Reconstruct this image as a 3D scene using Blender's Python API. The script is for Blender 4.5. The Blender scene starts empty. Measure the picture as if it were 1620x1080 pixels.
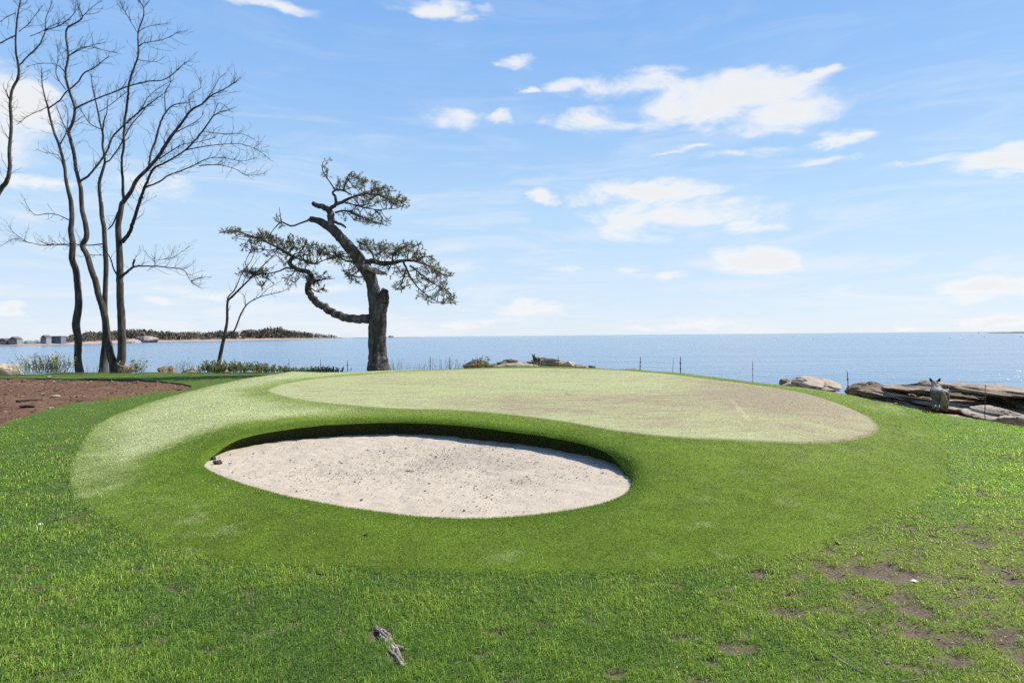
import bpy, bmesh, math, random
import numpy as np
from mathutils import Vector, Matrix
from mathutils.geometry import delaunay_2d_cdt

random.seed(7)
rng = np.random.default_rng(7)
C = bpy.context.scene.collection
scene = bpy.context.scene
R = math.radians

# ------------------------------------------------------------------ camera
FPX, EYE = 900.0, 1.7
_p, _r = math.atan(9 / 900), math.atan(0.009)
F_ = Vector((0, math.cos(_p), -math.sin(_p)))
U0 = Vector((0, math.sin(_p), math.cos(_p)))
R0 = Vector((1, 0, 0))
R_ = R0 * math.cos(_r) - U0 * math.sin(_r)
U_ = U0 * math.cos(_r) + R0 * math.sin(_r)
cam_d = bpy.data.cameras.new('camera')
cam = bpy.data.objects.new('camera', cam_d)
C.objects.link(cam)
cam_d.sensor_width = 36
cam_d.lens = 20
cam_d.clip_end = 90000
cam_d.clip_start = 0.05
cam.matrix_world = Matrix(((R_.x, U_.x, -F_.x, 0), (R_.y, U_.y, -F_.y, 0), (R_.z, U_.z, -F_.z, EYE), (0, 0, 0, 1)))
scene.camera = cam


def ray(px, py):
    return F_ + R_ * ((px - 810) / FPX) + U_ * ((540 - py) / FPX)


def PZ(px, py, z):
    d = ray(px, py)
    t = (z - EYE) / d.z
    return np.array((d.x * t, d.y * t, z))


def PD(px, py, Y):
    d = ray(px, py)
    t = Y / d.y
    return np.array((d.x * t, Y, EYE + d.z * t))


# ------------------------------------------------------------------ numeric helpers
def ss(a, b, x):
    t = np.clip((np.asarray(x, float) - a) / (b - a), 0, 1)
    return t * t * (3 - 2 * t)


def _hash(ix, iy, iz, seed):
    h = (ix.astype(np.int64) * 374761393 + iy.astype(np.int64) * 668265263 + iz.astype(np.int64) * 2147483647 + seed * 1274126177) & 0xffffffff
    h = ((h ^ (h >> 13)) * 1274126177) & 0xffffffff
    h = h ^ (h >> 16)
    return (h & 0xffff) / 32767.5 - 1.0


def vnoise(P, seed=0):
    P = np.asarray(P, float)
    i = np.floor(P)
    f = P - i
    u = f * f * (3 - 2 * f)
    i = i.astype(np.int64)
    out = 0
    for dx in (0, 1):
        wx = u[:, 0] if dx else 1 - u[:, 0]
        for dy in (0, 1):
            wy = u[:, 1] if dy else 1 - u[:, 1]
            for dz in (0, 1):
                wz = u[:, 2] if dz else 1 - u[:, 2]
                out = out + wx * wy * wz * _hash(i[:, 0] + dx, i[:, 1] + dy, i[:, 2] + dz, seed)
    return out


def fbm(P, octaves=4, seed=0, gain=0.5):
    P = np.asarray(P, float)
    a, s, tot = 1.0, 0, 0
    for k in range(octaves):
        s = s + a * vnoise(P * (2.03 ** k) + 17.3 * k, seed + k)
        tot += a
        a *= gain
    return s / tot


def n2(x, y, sc, octaves=3, seed=0):
    x = np.atleast_1d(np.asarray(x, float))
    y = np.atleast_1d(np.asarray(y, float))
    return fbm(np.stack([x / sc, y / sc, np.zeros_like(x) + 0.37], 1), octaves, seed)


def catmull(pts, sub, closed=False):
    pts = np.asarray(pts, float)
    n = len(pts)
    out = []
    segs = n if closed else n - 1
    for i in range(segs):
        if closed:
            p0, p1, p2, p3 = pts[(i - 1) % n], pts[i], pts[(i + 1) % n], pts[(i + 2) % n]
        else:
            p0, p1, p2, p3 = pts[max(i - 1, 0)], pts[i], pts[i + 1], pts[min(i + 2, n - 1)]
        for k in range(sub):
            t = k / sub
            out.append(0.5 * ((2 * p1) + (-p0 + p2) * t + (2 * p0 - 5 * p1 + 4 * p2 - p3) * t * t + (-p0 + 3 * p1 - 3 * p2 + p3) * t ** 3))
    if not closed:
        out.append(pts[-1])
    return np.array(out)


class SDF:
    """signed distance to a closed polygon on a lookup grid (positive inside)"""
    def __init__(self, poly, x0, x1, y0, y1, h):
        self.poly = poly
        self.x0, self.y0, self.h = x0, y0, h
        xs = np.arange(x0, x1 + h, h)
        ys = np.arange(y0, y1 + h, h)
        self.nx, self.ny = len(xs), len(ys)
        X, Y = np.meshgrid(xs, ys)
        P = np.stack([X.ravel(), Y.ravel()], 1)
        d2 = np.full(len(P), 1e18)
        ins = np.zeros(len(P), bool)
        A = poly[:, :2]
        B = np.roll(A, -1, 0)
        for a, b in zip(A, B):
            e = b - a
            w = P - a
            t = np.clip((w @ e) / max(e @ e, 1e-12), 0, 1)
            q = w - t[:, None] * e
            d2 = np.minimum(d2, (q * q).sum(1))
            cond = (a[1] > P[:, 1]) != (b[1] > P[:, 1])
            if abs(e[1]) > 1e-12:
                xi = a[0] + (P[:, 1] - a[1]) / e[1] * e[0]
                ins ^= cond & (P[:, 0] < xi)
        self.g = np.where(ins, 1, -1) * np.sqrt(d2)
        self.g = self.g.reshape(self.ny, self.nx)

    def __call__(self, x, y):
        x = np.asarray(x, float)
        y = np.asarray(y, float)
        fx = np.clip((x - self.x0) / self.h, 0, self.nx - 1.001)
        fy = np.clip((y - self.y0) / self.h, 0, self.ny - 1.001)
        i = fx.astype(int)
        j = fy.astype(int)
        a, b = fx - i, fy - j
        g = self.g
        return (g[j, i] * (1 - a) + g[j, i + 1] * a) * (1 - b) + (g[j + 1, i] * (1 - a) + g[j + 1, i + 1] * a) * b


# ------------------------------------------------------------------ scene helpers
WL = {}


def mesh_np(name, V, quads=None, tris=None, smooth=True, cols=None, attr='tint'):
    V = np.asarray(V, np.float32).reshape(-1, 3)
    me = bpy.data.meshes.new(name)
    q = np.zeros((0, 4), np.int32) if quads is None or len(quads) == 0 else np.asarray(quads, np.int32).reshape(-1, 4)
    t = np.zeros((0, 3), np.int32) if tris is None or len(tris) == 0 else np.asarray(tris, np.int32).reshape(-1, 3)
    me.vertices.add(len(V))
    me.vertices.foreach_set('co', V.ravel())
    me.loops.add(q.size + t.size)
    me.loops.foreach_set('vertex_index', np.concatenate([q.ravel(), t.ravel()]))
    me.polygons.add(len(q) + len(t))
    ls = np.concatenate([np.arange(len(q)) * 4, q.size + np.arange(len(t)) * 3]).astype(np.int32)
    me.polygons.foreach_set('loop_start', ls)
    me.update(calc_edges=True)
    me.polygons.foreach_set('use_smooth', np.full(len(q) + len(t), bool(smooth)))
    if cols is not None:
        cols = np.asarray(cols, np.float32)
        if cols.shape[1] == 3:
            cols = np.concatenate([cols, np.ones((len(cols), 1), np.float32)], 1)
        a = me.attributes.new(attr, 'FLOAT_COLOR', 'POINT')
        a.data.foreach_set('color', cols.ravel())
    me.validate()
    return me


class MB:
    """collects tubes, blades and faces; builds ONE mesh object"""
    def __init__(self):
        self.V, self.Q, self.T, self.C = [], [], [], []
        self.n = 0

    def add(self, V, Q=None, T=None, col=None):
        V = np.asarray(V, float).reshape(-1, 3)
        self.V.append(V)
        if Q is not None and len(Q):
            self.Q.append(np.asarray(Q, int) + self.n)
        if T is not None and len(T):
            self.T.append(np.asarray(T, int) + self.n)
        if col is not None:
            c = np.asarray(col, float)
            if c.ndim == 1:
                c = np.tile(c, (len(V), 1))
            self.C.append(c)
        self.n += len(V)

    def tube(self, pts, rad, sides=6, cap=True, col=None, rough=0, seed=0):
        pts = np.asarray(pts, float)
        n = len(pts)
        rad = np.broadcast_to(np.asarray(rad, float), (n,))
        tan = np.gradient(pts, axis=0)
        tan /= np.linalg.norm(tan, axis=1)[:, None] + 1e-9
        m = np.abs(tan.mean(0))
        ref = np.zeros(3)
        ref[np.argmin(m)] = 1
        a = np.cross(tan, ref)
        a /= np.linalg.norm(a, axis=1)[:, None] + 1e-9
        b = np.cross(tan, a)
        th = np.arange(sides) / sides * 2 * math.pi
        ring = np.cos(th)[None, :, None] * a[:, None, :] + np.sin(th)[None, :, None] * b[:, None, :]
        rr = rad[:, None, None]
        V = pts[:, None, :] + ring * rr
        if rough:
            P = V.reshape(-1, 3)
            nz = fbm(P * np.array((1, 1, 0.28)) / (rough * 5) + seed, 3, seed)
            rid = 1 - 2 * np.abs(nz)
            V = V + ring * (rid.reshape(n, sides, 1) * rough)
        V = V.reshape(-1, 3)
        i = np.arange(n - 1)[:, None] * sides
        j = np.arange(sides)[None, :]
        j2 = (j + 1) % sides
        Q = np.stack([i + j, i + j2, i + sides + j2, i + sides + j], -1).reshape(-1, 4)
        T = None
        if cap:
            V = np.concatenate([V, pts[:1], pts[-1:]])
            c0, c1 = n * sides, n * sides + 1
            jj = np.arange(sides)
            j2 = (jj + 1) % sides
            T = np.concatenate([np.stack([np.full(sides, c0), j2, jj], 1), np.stack([np.full(sides, c1), (n - 1) * sides + jj, (n - 1) * sides + j2], 1)])
        self.add(V, Q, T, col)

    def build(self, name, mat, parent=None, origin=None, smooth=True):
        V = np.concatenate(self.V)
        Q = np.concatenate(self.Q) if self.Q else None
        T = np.concatenate(self.T) if self.T else None
        col = np.concatenate(self.C) if self.C else None
        return mk(name, V, Q, T, mat, parent, origin, col, smooth)


def mk(name, V, Q, T, mat, parent=None, origin=None, cols=None, smooth=True):
    if origin is None:
        origin = np.array(WL[parent.name]) if parent is not None else np.zeros(3)
    origin = np.asarray(origin, float)
    me = mesh_np(name, np.asarray(V, float) - origin, Q, T, smooth, cols)
    o = bpy.data.objects.new(name, me)
    C.objects.link(o)
    if mat:
        me.materials.append(mat)
    WL[o.name] = origin
    if parent is not None:
        o.parent = parent
        o.location = origin - np.array(WL[parent.name])
    else:
        o.location = origin
    return o


def empty(name, loc, label=None, cat=None, group=None):
    o = bpy.data.objects.new(name, None)
    o.empty_display_size = 0.2
    C.objects.link(o)
    o.location = loc
    WL[o.name] = np.asarray(loc, float)
    if label:
        tag(o, label, cat, group)
    return o


def tag(o, label=None, cat=None, group=None, kind=None):
    if label:
        o['label'] = label
    if cat:
        o['category'] = cat
    if group:
        o['group'] = group
    if kind:
        o['kind'] = kind
    return o


def xyz2quat_dir(v):
    return Vector(v).to_track_quat('Z', 'Y')


# ------------------------------------------------------------------ materials
def newmat(name):
    m = bpy.data.materials.new(name)
    m.use_nodes = True
    nt = m.node_tree
    nt.nodes.clear()
    out = nt.nodes.new('ShaderNodeOutputMaterial')
    return m, nt, out


def N(nt, typ, **kw):
    n = nt.nodes.new(typ)
    ins = kw.pop('ins', {})
    for k, v in kw.items():
        setattr(n, k, v)
    for k, v in ins.items():
        if isinstance(v, bpy.types.NodeSocket):
            nt.links.new(v, n.inputs[k])
        else:
            n.inputs[k].default_value = v
    return n


def c4(c):
    return (c[0], c[1], c[2], 1)


def noise(nt, vec, scale, detail=4, rough=0.55, dist=0.0):
    return N(nt, 'ShaderNodeTexNoise', ins={'Vector': vec, 'Scale': scale, 'Detail': detail, 'Roughness': rough, 'Distortion': dist})


def mapping(nt, vec, sc=(1, 1, 1), rot=(0, 0, 0), loc=(0, 0, 0)):
    return N(nt, 'ShaderNodeMapping', ins={'Vector': vec, 'Scale': sc, 'Rotation': rot, 'Location': loc}).outputs[0]


def ramp(nt, fac, stops, interp='LINEAR'):
    n = N(nt, 'ShaderNodeValToRGB', ins={'Fac': fac})
    cr = n.color_ramp
    cr.interpolation = interp
    while len(cr.elements) < len(stops):
        cr.elements.new(0.5)
    for e, (p, c) in zip(cr.elements, stops):
        e.position = p
        e.color = c4(c) if len(c) == 3 else c
    return n.outputs['Color']


def mixc(nt, fac, a, b, mode='MIX'):
    n = N(nt, 'ShaderNodeMix', data_type='RGBA', blend_type=mode)
    for k, v in ((0, fac), (6, a), (7, b)):
        if isinstance(v, bpy.types.NodeSocket):
            nt.links.new(v, n.inputs[k])
        else:
            n.inputs[k].default_value = v if k == 0 else c4(v)
    return n.outputs[2]


def math_(nt, op, a, b=None, c=None, clamp=False):
    n = N(nt, 'ShaderNodeMath', operation=op, use_clamp=clamp)
    for i, v in enumerate((a, b, c)):
        if v is None:
            continue
        if isinstance(v, bpy.types.NodeSocket):
            nt.links.new(v, n.inputs[i])
        else:
            n.inputs[i].default_value = v
    return n.outputs[0]


def principled(nt, out, base, rough=0.8, spec=0.3, bump=None, bstr=0.5, bdist=0.02, **kw):
    p = N(nt, 'ShaderNodeBsdfPrincipled')
    for k, v in (('Base Color', base), ('Roughness', rough), ('Specular IOR Level', spec)) + tuple(kw.items()):
        if isinstance(v, bpy.types.NodeSocket):
            nt.links.new(v, p.inputs[k])
        else:
            p.inputs[k].default_value = c4(v) if isinstance(v, tuple) and len(v) == 3 else v
    if bump is not None:
        b = N(nt, 'ShaderNodeBump', ins={'Height': bump, 'Strength': bstr, 'Distance': bdist})
        nt.links.new(b.outputs[0], p.inputs['Normal'])
    if out:
        nt.links.new(p.outputs[0], out.inputs['Surface'])
    return p


def leaf_mat(name, base=None, trans=0.35, rough=0.5, spec=0.25, tgain=(1.3, 1.25, 0.7)):
    """thin plant matter: diffuse + light let through; colour from the 'tint' attribute or fixed"""
    m, nt, out = newmat(name)
    if base is None:
        col = N(nt, 'ShaderNodeAttribute', attribute_name='tint').outputs['Color']
    else:
        col = N(nt, 'ShaderNodeRGB').outputs[0]
        col.default_value = c4(base)
    p = principled(nt, None, col, rough, spec)
    tc = mixc(nt, 1.0, col, tgain, 'MULTIPLY')
    tr = N(nt, 'ShaderNodeBsdfTranslucent', ins={'Color': tc})
    mx = N(nt, 'ShaderNodeMixShader', ins={0: trans, 1: p.outputs[0], 2: tr.outputs[0]})
    nt.links.new(mx.outputs[0], out.inputs['Surface'])
    return m


def rock_mat(name, c1, c2, c3, sc=1.0, strata=0.0):
    m, nt, out = newmat(name)
    tc = N(nt, 'ShaderNodeTexCoord').outputs['Object']
    n1 = noise(nt, tc, 1.6 * sc, 6, 0.6)
    nf = noise(nt, tc, 14 * sc, 6, 0.7)
    v = mapping(nt, tc, (0.7, 0.7, 7), (0.12, 0.1, 0))
    ns = noise(nt, v, 2.2 * sc, 5, 0.65)
    a = ramp(nt, n1.outputs[0], [(0.3, c1), (0.5, c2), (0.7, c3)])
    b = ramp(nt, nf.outputs[0], [(0.25, tuple(x * 0.55 for x in c1)), (0.55, c2), (0.8, tuple(min(1, x * 1.2) for x in c3))])
    col = mixc(nt, 0.45, a, b)
    dk = ramp(nt, ns.outputs[0], [(0.36, (0.35, 0.33, 0.3)), (0.5, (1, 1, 1))])
    col = mixc(nt, 0.75 * (0.5 + strata * 0.5), col, dk, 'MULTIPLY')
    h = math_(nt, 'ADD', math_(nt, 'MULTIPLY', nf.outputs[0], 0.4), math_(nt, 'MULTIPLY', ns.outputs[0], 0.8 + strata))
    principled(nt, out, col, 0.85, 0.25, h, 0.9, 0.06)
    return m


def bark_mat(name, c1, c2, sc=6.0, stretch=0.18, bd=0.03, bs=0.8):
    m, nt, out = newmat(name)
    tc = N(nt, 'ShaderNodeTexCoord').outputs['Object']
    v = mapping(nt, tc, (1, 1, stretch))
    n1 = noise(nt, v, sc, 6, 0.65, 0.6)
    n2_ = noise(nt, tc, 1.1, 3, 0.5)
    col = ramp(nt, n1.outputs[0], [(0.32, tuple(x * 0.45 for x in c1)), (0.5, c1), (0.72, c2)])
    col = mixc(nt, 0.5, col, ramp(nt, n2_.outputs[0], [(0.35, (0.6, 0.58, 0.56)), (0.65, (1.25, 1.22, 1.18))]), 'MULTIPLY')
    principled(nt, out, col, 0.9, 0.15, n1.outputs[0], bs, bd)
    return m


def plain_mat(name, c, rough=0.7, spec=0.3, var=0.25, sc=8.0, bd=0.01):
    m, nt, out = newmat(name)
    tc = N(nt, 'ShaderNodeTexCoord').outputs['Object']
    n1 = noise(nt, tc, sc, 5, 0.6)
    col = ramp(nt, n1.outputs[0], [(0.3, tuple(x * (1 - var) for x in c)), (0.7, tuple(min(1, x * (1 + var)) for x in c))])
    principled(nt, out, col, rough, spec, n1.outputs[0], 0.3, bd)
    return m


def attr_mat(name, rough=0.9, spec=0.15, fine=60.0, famp=0.35, bs=0.5, bd=0.01):
    """colour from the tint attribute broken up by fine grain"""
    m, nt, out = newmat(name)
    at = N(nt, 'ShaderNodeAttribute', attribute_name='tint').outputs['Color']
    tc = N(nt, 'ShaderNodeTexCoord').outputs['Object']
    n1 = noise(nt, tc, fine, 4, 0.7)
    n2_ = noise(nt, tc, fine * 0.16, 4, 0.6)
    g = math_(nt, 'ADD', math_(nt, 'MULTIPLY', n1.outputs[0], 0.65), math_(nt, 'MULTIPLY', n2_.outputs[0], 0.35))
    k = ramp(nt, g, [(0.3, (1 - famp,) * 3), (0.7, (1 + famp,) * 3)])
    col = mixc(nt, 1.0, at, k, 'MULTIPLY')
    principled(nt, out, col, rough, spec, g, bs, bd)
    return m


M = {}
M['lawn_soil'] = attr_mat('lawn_ground', fine=45, famp=0.5, bs=0.9, bd=0.03)
M['turf'] = attr_mat('turf_backing', fine=70, famp=0.45, bs=0.8, bd=0.015)
M['blade'] = leaf_mat('grass_blade', trans=0.42, rough=0.42, spec=0.22, tgain=(1.15, 1.15, 0.78))
M['turf_blade'] = leaf_mat('turf_fibre', trans=0.34, rough=0.45, spec=0.2, tgain=(1.1, 1.12, 0.8))
M['soil'] = attr_mat('bare_soil', fine=22, famp=0.6, bs=1.0, bd=0.04)
M['green'] = attr_mat('putting_surface', fine=42, famp=0.3, bs=0.5, bd=0.01)
M['sand'] = attr_mat('bunker_sand', fine=30, famp=0.16, bs=0.7, bd=0.02)
M['bark'] = bark_mat('grey_bark', (0.060, 0.052, 0.046), (0.150, 0.132, 0.116), 7, 0.2, 0.02)
M['twig'] = plain_mat('twig_bark', (0.049, 0.042, 0.038), 0.85, 0.15)
M['pine_bark'] = bark_mat('pine_bark', (0.072, 0.062, 0.056), (0.194, 0.172, 0.151), 5.0, 0.3, 0.07, 1.0)
M['dead_wood'] = bark_mat('bleached_wood', (0.234, 0.205, 0.176), (0.439, 0.399, 0.351), 9, 0.2, 0.02)
M['needles'] = leaf_mat('pine_needles', trans=0.25, rough=0.5, spec=0.3)
M['leaf'] = leaf_mat('plant_leaf', trans=0.35)
M['stem'] = plain_mat('plant_stem', (0.16, 0.12, 0.075), 0.8, 0.2)
M['dead_stem'] = plain_mat('dead_stem', (0.23, 0.19, 0.15), 0.8, 0.2)
M['rock_pale'] = rock_mat('pale_granite', (0.269, 0.209, 0.151), (0.374, 0.302, 0.224), (0.449, 0.371, 0.281))
M['rock_grey'] = rock_mat('grey_granite', (0.151, 0.113, 0.077), (0.275, 0.208, 0.141), (0.382, 0.296, 0.207), 1.0, 1.0)
M['rock_brown'] = rock_mat('weedy_rock', (0.097, 0.067, 0.035), (0.184, 0.130, 0.076), (0.251, 0.189, 0.119), 2.0)
M['stake'] = plain_mat('dark_stake', (0.03, 0.03, 0.032), 0.5, 0.4)
M['string'] = plain_mat('white_string', (0.55, 0.54, 0.52), 0.6, 0.3, 0.05)
M['fur'] = attr_mat('coyote_fur', rough=0.85, spec=0.15, fine=60, famp=0.4, bs=0.9, bd=0.02)
M['buoy'] = plain_mat('buoy_paint', (0.12, 0.08, 0.08), 0.5, 0.4)
M['far_tree'] = attr_mat('far_wood', fine=0.4, famp=0.3, bs=0.0)
M['far_land'] = attr_mat('far_land', fine=0.12, famp=0.3, bs=0.3, bd=0.5)

# ------------------------------------------------------------------ ground shapes
WATER = -3.0


def Hb(x, y):
    return 0.25 * ss(10, 22, y) * ss(-11, -4, x)


def T_(x, y):
    return 0.10 + 0.165 * ss(5.6, 9.0, y + 0.25 * np.asarray(x))


def G(px, py, f=Hb, off=0.0):
    z = 0.0
    for _ in range(14):
        p = PZ(px, py, z)
        z = 0.5 * z + 0.5 * (float(f(p[0], p[1])) + off)
    return PZ(px, py, z)


outer_px = [(470, 590), (409, 595), (340, 609), (283, 623), (220, 642), (157, 667), (132, 689), (118, 714), (105, 740), (102, 765), (110, 790), (135, 813), (176, 840), (215, 862), (258, 879), (320, 892), (450, 903), (570, 909), (700, 913), (900, 915), (1050, 909), (1160, 893), (1245, 885), (1293, 872), (1330, 854), (1387, 834), (1435, 815), (1478, 788), (1503, 748), (1504, 715), (1486, 681), (1444, 654), (1405, 636), (1350, 624), (1270, 611), (1180, 600), (1090, 591), (1000, 585.5), (850, 580.5), (700, 584), (560, 588.5)]
green_px = [(425, 620), (470, 632), (560, 642), (640, 647), (700, 648), (760, 652), (830, 659), (900, 669), (960, 680), (1040, 690), (1120, 695.5), (1210, 697), (1290, 693), (1350, 683), (1385, 670), (1389, 657), (1365, 643), (1300, 626), (1230, 613), (1150, 602), (1050, 591), (960, 585), (850, 582.5), (750, 584), (650, 588), (560, 594), (500, 599), (450, 607), (428, 614)]
bunker_px = [(325, 735, .03), (345, 719, .03), (400, 705, .02), (470, 696, .01), (560, 690, 0), (650, 689, 0), (740, 696, 0), (840, 709, 0), (920, 724, 0), (975, 742, .02), (996, 762, .03), (985, 782, .04), (940, 798, .05), (870, 808, .06), (780, 813, .07), (680, 812, .07), (580, 803, .06), (480, 788, .05), (400, 768, .04), (350, 752, .03)]
soil_px = [(303, 613), (290, 607), (240, 602), (180, 600), (100, 599), (0, 598), (-150, 599), (-330, 606), (-400, 640), (-260, 695), (-100, 690), (0, 674), (20, 665), (50, 656), (100, 641), (180, 630), (240, 622), (285, 618)]
edge_px = [(-700, 592), (-300, 590), (0, 589), (100, 587), (200, 586.6), (262, 586.8), (350, 586.6), (450, 587.5), (530, 588), (600, 585), (650, 583.5), (700, 582), (770, 579), (850, 577), (920, 579), (1013, 583), (1076, 587), (1130, 592), (1191, 599.5), (1250, 606.5), (1310, 613.5), (1342, 617), (1400, 628), (1440, 634.5), (1475, 640), (1502, 645), (1558, 655.5), (1620, 664), (1700, 676), (1850, 700)]

poly_O = catmull([G(*p)[:2] for p in outer_px], 5, True)
poly_G = catmull([G(px, py, T_)[:2] for px, py in green_px], 6, True)
poly_B = catmull([PZ(*p)[:2] for p in bunker_px], 8, True)
poly_S = catmull([G(*p)[:2] for p in soil_px], 6, True)
edge = catmull([(-70, 38)] + [G(*p)[:2] for p in edge_px] + [(16, 4.5), (30, -20)], 4)
# small natural wobble on the hand drawn edges
for pl, amp in ((poly_O, 0.05), (poly_S, 0.07), (edge, 0.12)):
    pl[:, 0] += amp * n2(pl[:, 0], pl[:, 1], 0.6, 3, 5)
    pl[:, 1] += amp * n2(pl[:, 0], pl[:, 1], 0.6, 3, 9)
land = np.concatenate([edge, np.array([(-70, -20)])])
sO = SDF(poly_O, -16, 16, 1, 32, 0.06)
sB = SDF(poly_B, -7, 5, 3, 12, 0.03)
sG = SDF(poly_G, -10, 12, 5, 28, 0.06)
sS = SDF(poly_S, -40, 0, 4, 34, 0.1)
sL = SDF(land, -60, 30, -18, 46, 0.2)


def H_lawn(x, y):
    x = np.asarray(x, float)
    y = np.asarray(y, float)
    z = Hb(x, y) + 0.018 * n2(x.ravel(), y.ravel(), 1.1, 3, 3).reshape(x.shape)
    return z - 0.25 * (1 - ss(-0.1, 0.9, sL(x, y)))


def H_sand(x, y):
    d = sB(x, y)
    fz = 0.05 * (1 - ss(5.2, 8.5, y))
    return fz - 0.03 * ss(0, 1.2, d)


def wall_k(x, y):
    """0 at the low front lip, 1 where the rim overhangs the sand"""
    return ss(0.11, 0.21, T_(x, y) - 0.05 * (1 - ss(5.2, 8.5, y)))


def H_turf(x, y):
    x = np.asarray(x, float)
    y = np.asarray(y, float)
    dO = sO(x, y)
    z0 = H_lawn(x, y) - 0.02 + 0.035 * ss(-0.03, 0.12, dO)
    top = T_(x, y) + (0.02 * n2(x.ravel(), y.ravel(), 1.5, 2, 8) + 0.016 * n2(x.ravel(), y.ravel(), 0.45, 2, 18)).reshape(x.shape) * ss(0.0, 0.5, -sG(x, y))
    z = z0 + (top - z0) * ss(-0.15, 2.4, dO)
    d = -sB(x, y)
    t = np.clip(d / 0.27, 0, 1)
    f0 = 0.82 * wall_k(x, y)
    f = f0 + (1 - f0) * (1 - (1 - t) ** 5)
    zs = 0.05 * (1 - ss(5.2, 8.5, y)) - 0.03
    lip = 0.012 * np.exp(-((d - 0.32) / 0.28) ** 2)
    return np.where(d > 0, zs + (z + lip - zs) * f, zs - 0.1)


# ---- lawn sheet with holes for turf and soil (constrained triangulation)
def inset(poly, dist):
    t = np.roll(poly, -1, 0) - np.roll(poly, 1, 0)
    t /= np.linalg.norm(t, axis=1)[:, None]
    nrm = np.stack([-t[:, 1], t[:, 0]], 1)
    area = 0.5 * np.sum(poly[:, 0] * np.roll(poly[:, 1], -1) - np.roll(poly[:, 0], -1) * poly[:, 1])
    return poly + nrm * dist * (1 if area > 0 else -1)


poly_Oi = inset(poly_O, 0.18)
pts, eds = [], []


def add_loop(poly, closed=True):
    n0 = len(pts)
    pts.extend(Vector((float(a), float(b))) for a, b in poly)
    n = len(poly)
    for i in range(n if closed else n - 1):
        eds.append((n0 + i, n0 + (i + 1) % n))


add_loop(land)
add_loop(poly_Oi)
add_loop(poly_S)
gx = []
for (x0, x1, y0, y1, h) in ((-70, 30, -20, 40, 1.6), (-13, 13, 0.5, 32, 0.42), (-5, 6.5, 1.6, 5.4, 0.07)):
    xs, ys = np.meshgrid(np.arange(x0, x1, h), np.arange(y0, y1, h))
    q = np.stack([xs.ravel(), ys.ravel()], 1) + rng.uniform(-0.3, 0.3, (xs.size, 2)) * h
    k = (sL(q[:, 0], q[:, 1]) > 0.15) & (sO(q[:, 0], q[:, 1]) < 0.1) & (sS(q[:, 0], q[:, 1]) < -0.05)
    gx.append(q[k])
pts += [Vector((float(a), float(b))) for a, b in np.concatenate(gx)]
vv, _, ff, _, _, _ = delaunay_2d_cdt(pts, eds, [], 0, 1e-5)
lv = np.array([(v.x, v.y) for v in vv])
lf = np.array([f for f in ff if len(f) == 3])
cen = lv[lf].mean(1)


def inside(poly, P):
    ins = np.zeros(len(P), bool)
    A, B = poly, np.roll(poly, -1, 0)
    for a, b in zip(A, B):
        if a[1] == b[1]:
            continue
        cond = (a[1] > P[:, 1]) != (b[1] > P[:, 1])
        ins ^= cond & (P[:, 0] < a[0] + (P[:, 1] - a[1]) / (b[1] - a[1]) * (b[0] - a[0]))
    return ins


keep = inside(land, cen) & ~inside(poly_Oi, cen) & ~inside(poly_S, cen)
lf = lf[keep]

# bare patches in the lawn, front right
bare_px = [(1200, 909, 26, 6), (1258, 913, 24, 6), (1325, 906, 36, 11), (1390, 905, 75, 17), (1445, 916, 40, 12), (1360, 945, 30, 18), (1265, 943, 26, 8), (1232, 965, 22, 9), (1475, 975, 24, 14), (1555, 1003, 60, 12), (1505, 1012, 30, 14), (1180, 1024, 42, 12), (1268, 1040, 30, 13), (1520, 1046, 40, 15), (1605, 1000, 40, 12), (1185, 998, 24, 8), (1030, 1045, 26, 14), (985, 1070, 36, 12), (1420, 945, 34, 10), (1375, 962, 20, 12), (1585, 905, 26, 8), (1440, 1000, 18, 8), (1625, 1040, 30, 20), (604, 1003, 13, 9), (628, 1036, 14, 10), (1100, 1075, 30, 10), (800, 1078, 26, 8), (1330, 1000, 20, 8)]
bare_w = []
ROOT_SPOTS = [k_ for k_, p_ in enumerate(bare_px) if p_[:2] in ((604, 1003), (628, 1036))]
for (cx, cy, rx, ry) in bare_px:
    c = G(cx, cy)
    bare_w.append((c[0], c[1], abs(G(cx + rx, cy)[0] - c[0]), abs(G(cx, cy - ry)[1] - c[1])))


def bare(x, y):
    x = np.asarray(x, float)
    y = np.asarray(y, float)
    b = np.zeros_like(x)
    for k_, (cx, cy, rx, ry) in enumerate(bare_w):
        r = ((x - cx) / rx) ** 2 + ((y - cy) / ry) ** 2
        b = np.maximum(b, (1.7 if k_ in ROOT_SPOTS else 1.0) - r * 0.55)
    q = n2(x * 0.9 + y * 0.35, y * 1.9 - x * 0.5, 0.13, 4, 31)
    b = b + 0.36 * worn(x, y) + 1.9 * q
    return ss(0.55, 0.9, b)


def worn(x, y):
    """thin yellowing turf on the right hand foreground"""
    return ss(0.8, 3.0, x + 0.6 * n2(x, y, 0.7, 2, 12)) * ss(5.2, 3.6, y - 0.15 * x)


lx, ly = lv[:, 0], lv[:, 1]
b = bare(lx, ly)[:, None]
w = worn(lx, ly)[:, None]
rl = ss(2.0, 5.5, lx)[:, None]
base_c = (np.array((0.060, 0.098, 0.016)) * (1 - rl) + np.array((0.105, 0.165, 0.024)) * rl) * (1 - w) + np.array((0.125, 0.155, 0.026)) * w
soil_c = np.array((0.150, 0.110, 0.078)) * (0.8 + 0.3 * n2(lx, ly, 0.3, 2, 2))[:, None]
lcol = base_c * (1 - b) + soil_c * b
lawn = mk('lawn', np.column_stack([lx, ly, H_lawn(lx, ly) - 0.02 * b[:, 0]]), None, lf, M['lawn_soil'], cols=lcol)
tag(lawn, kind='structure')

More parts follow.
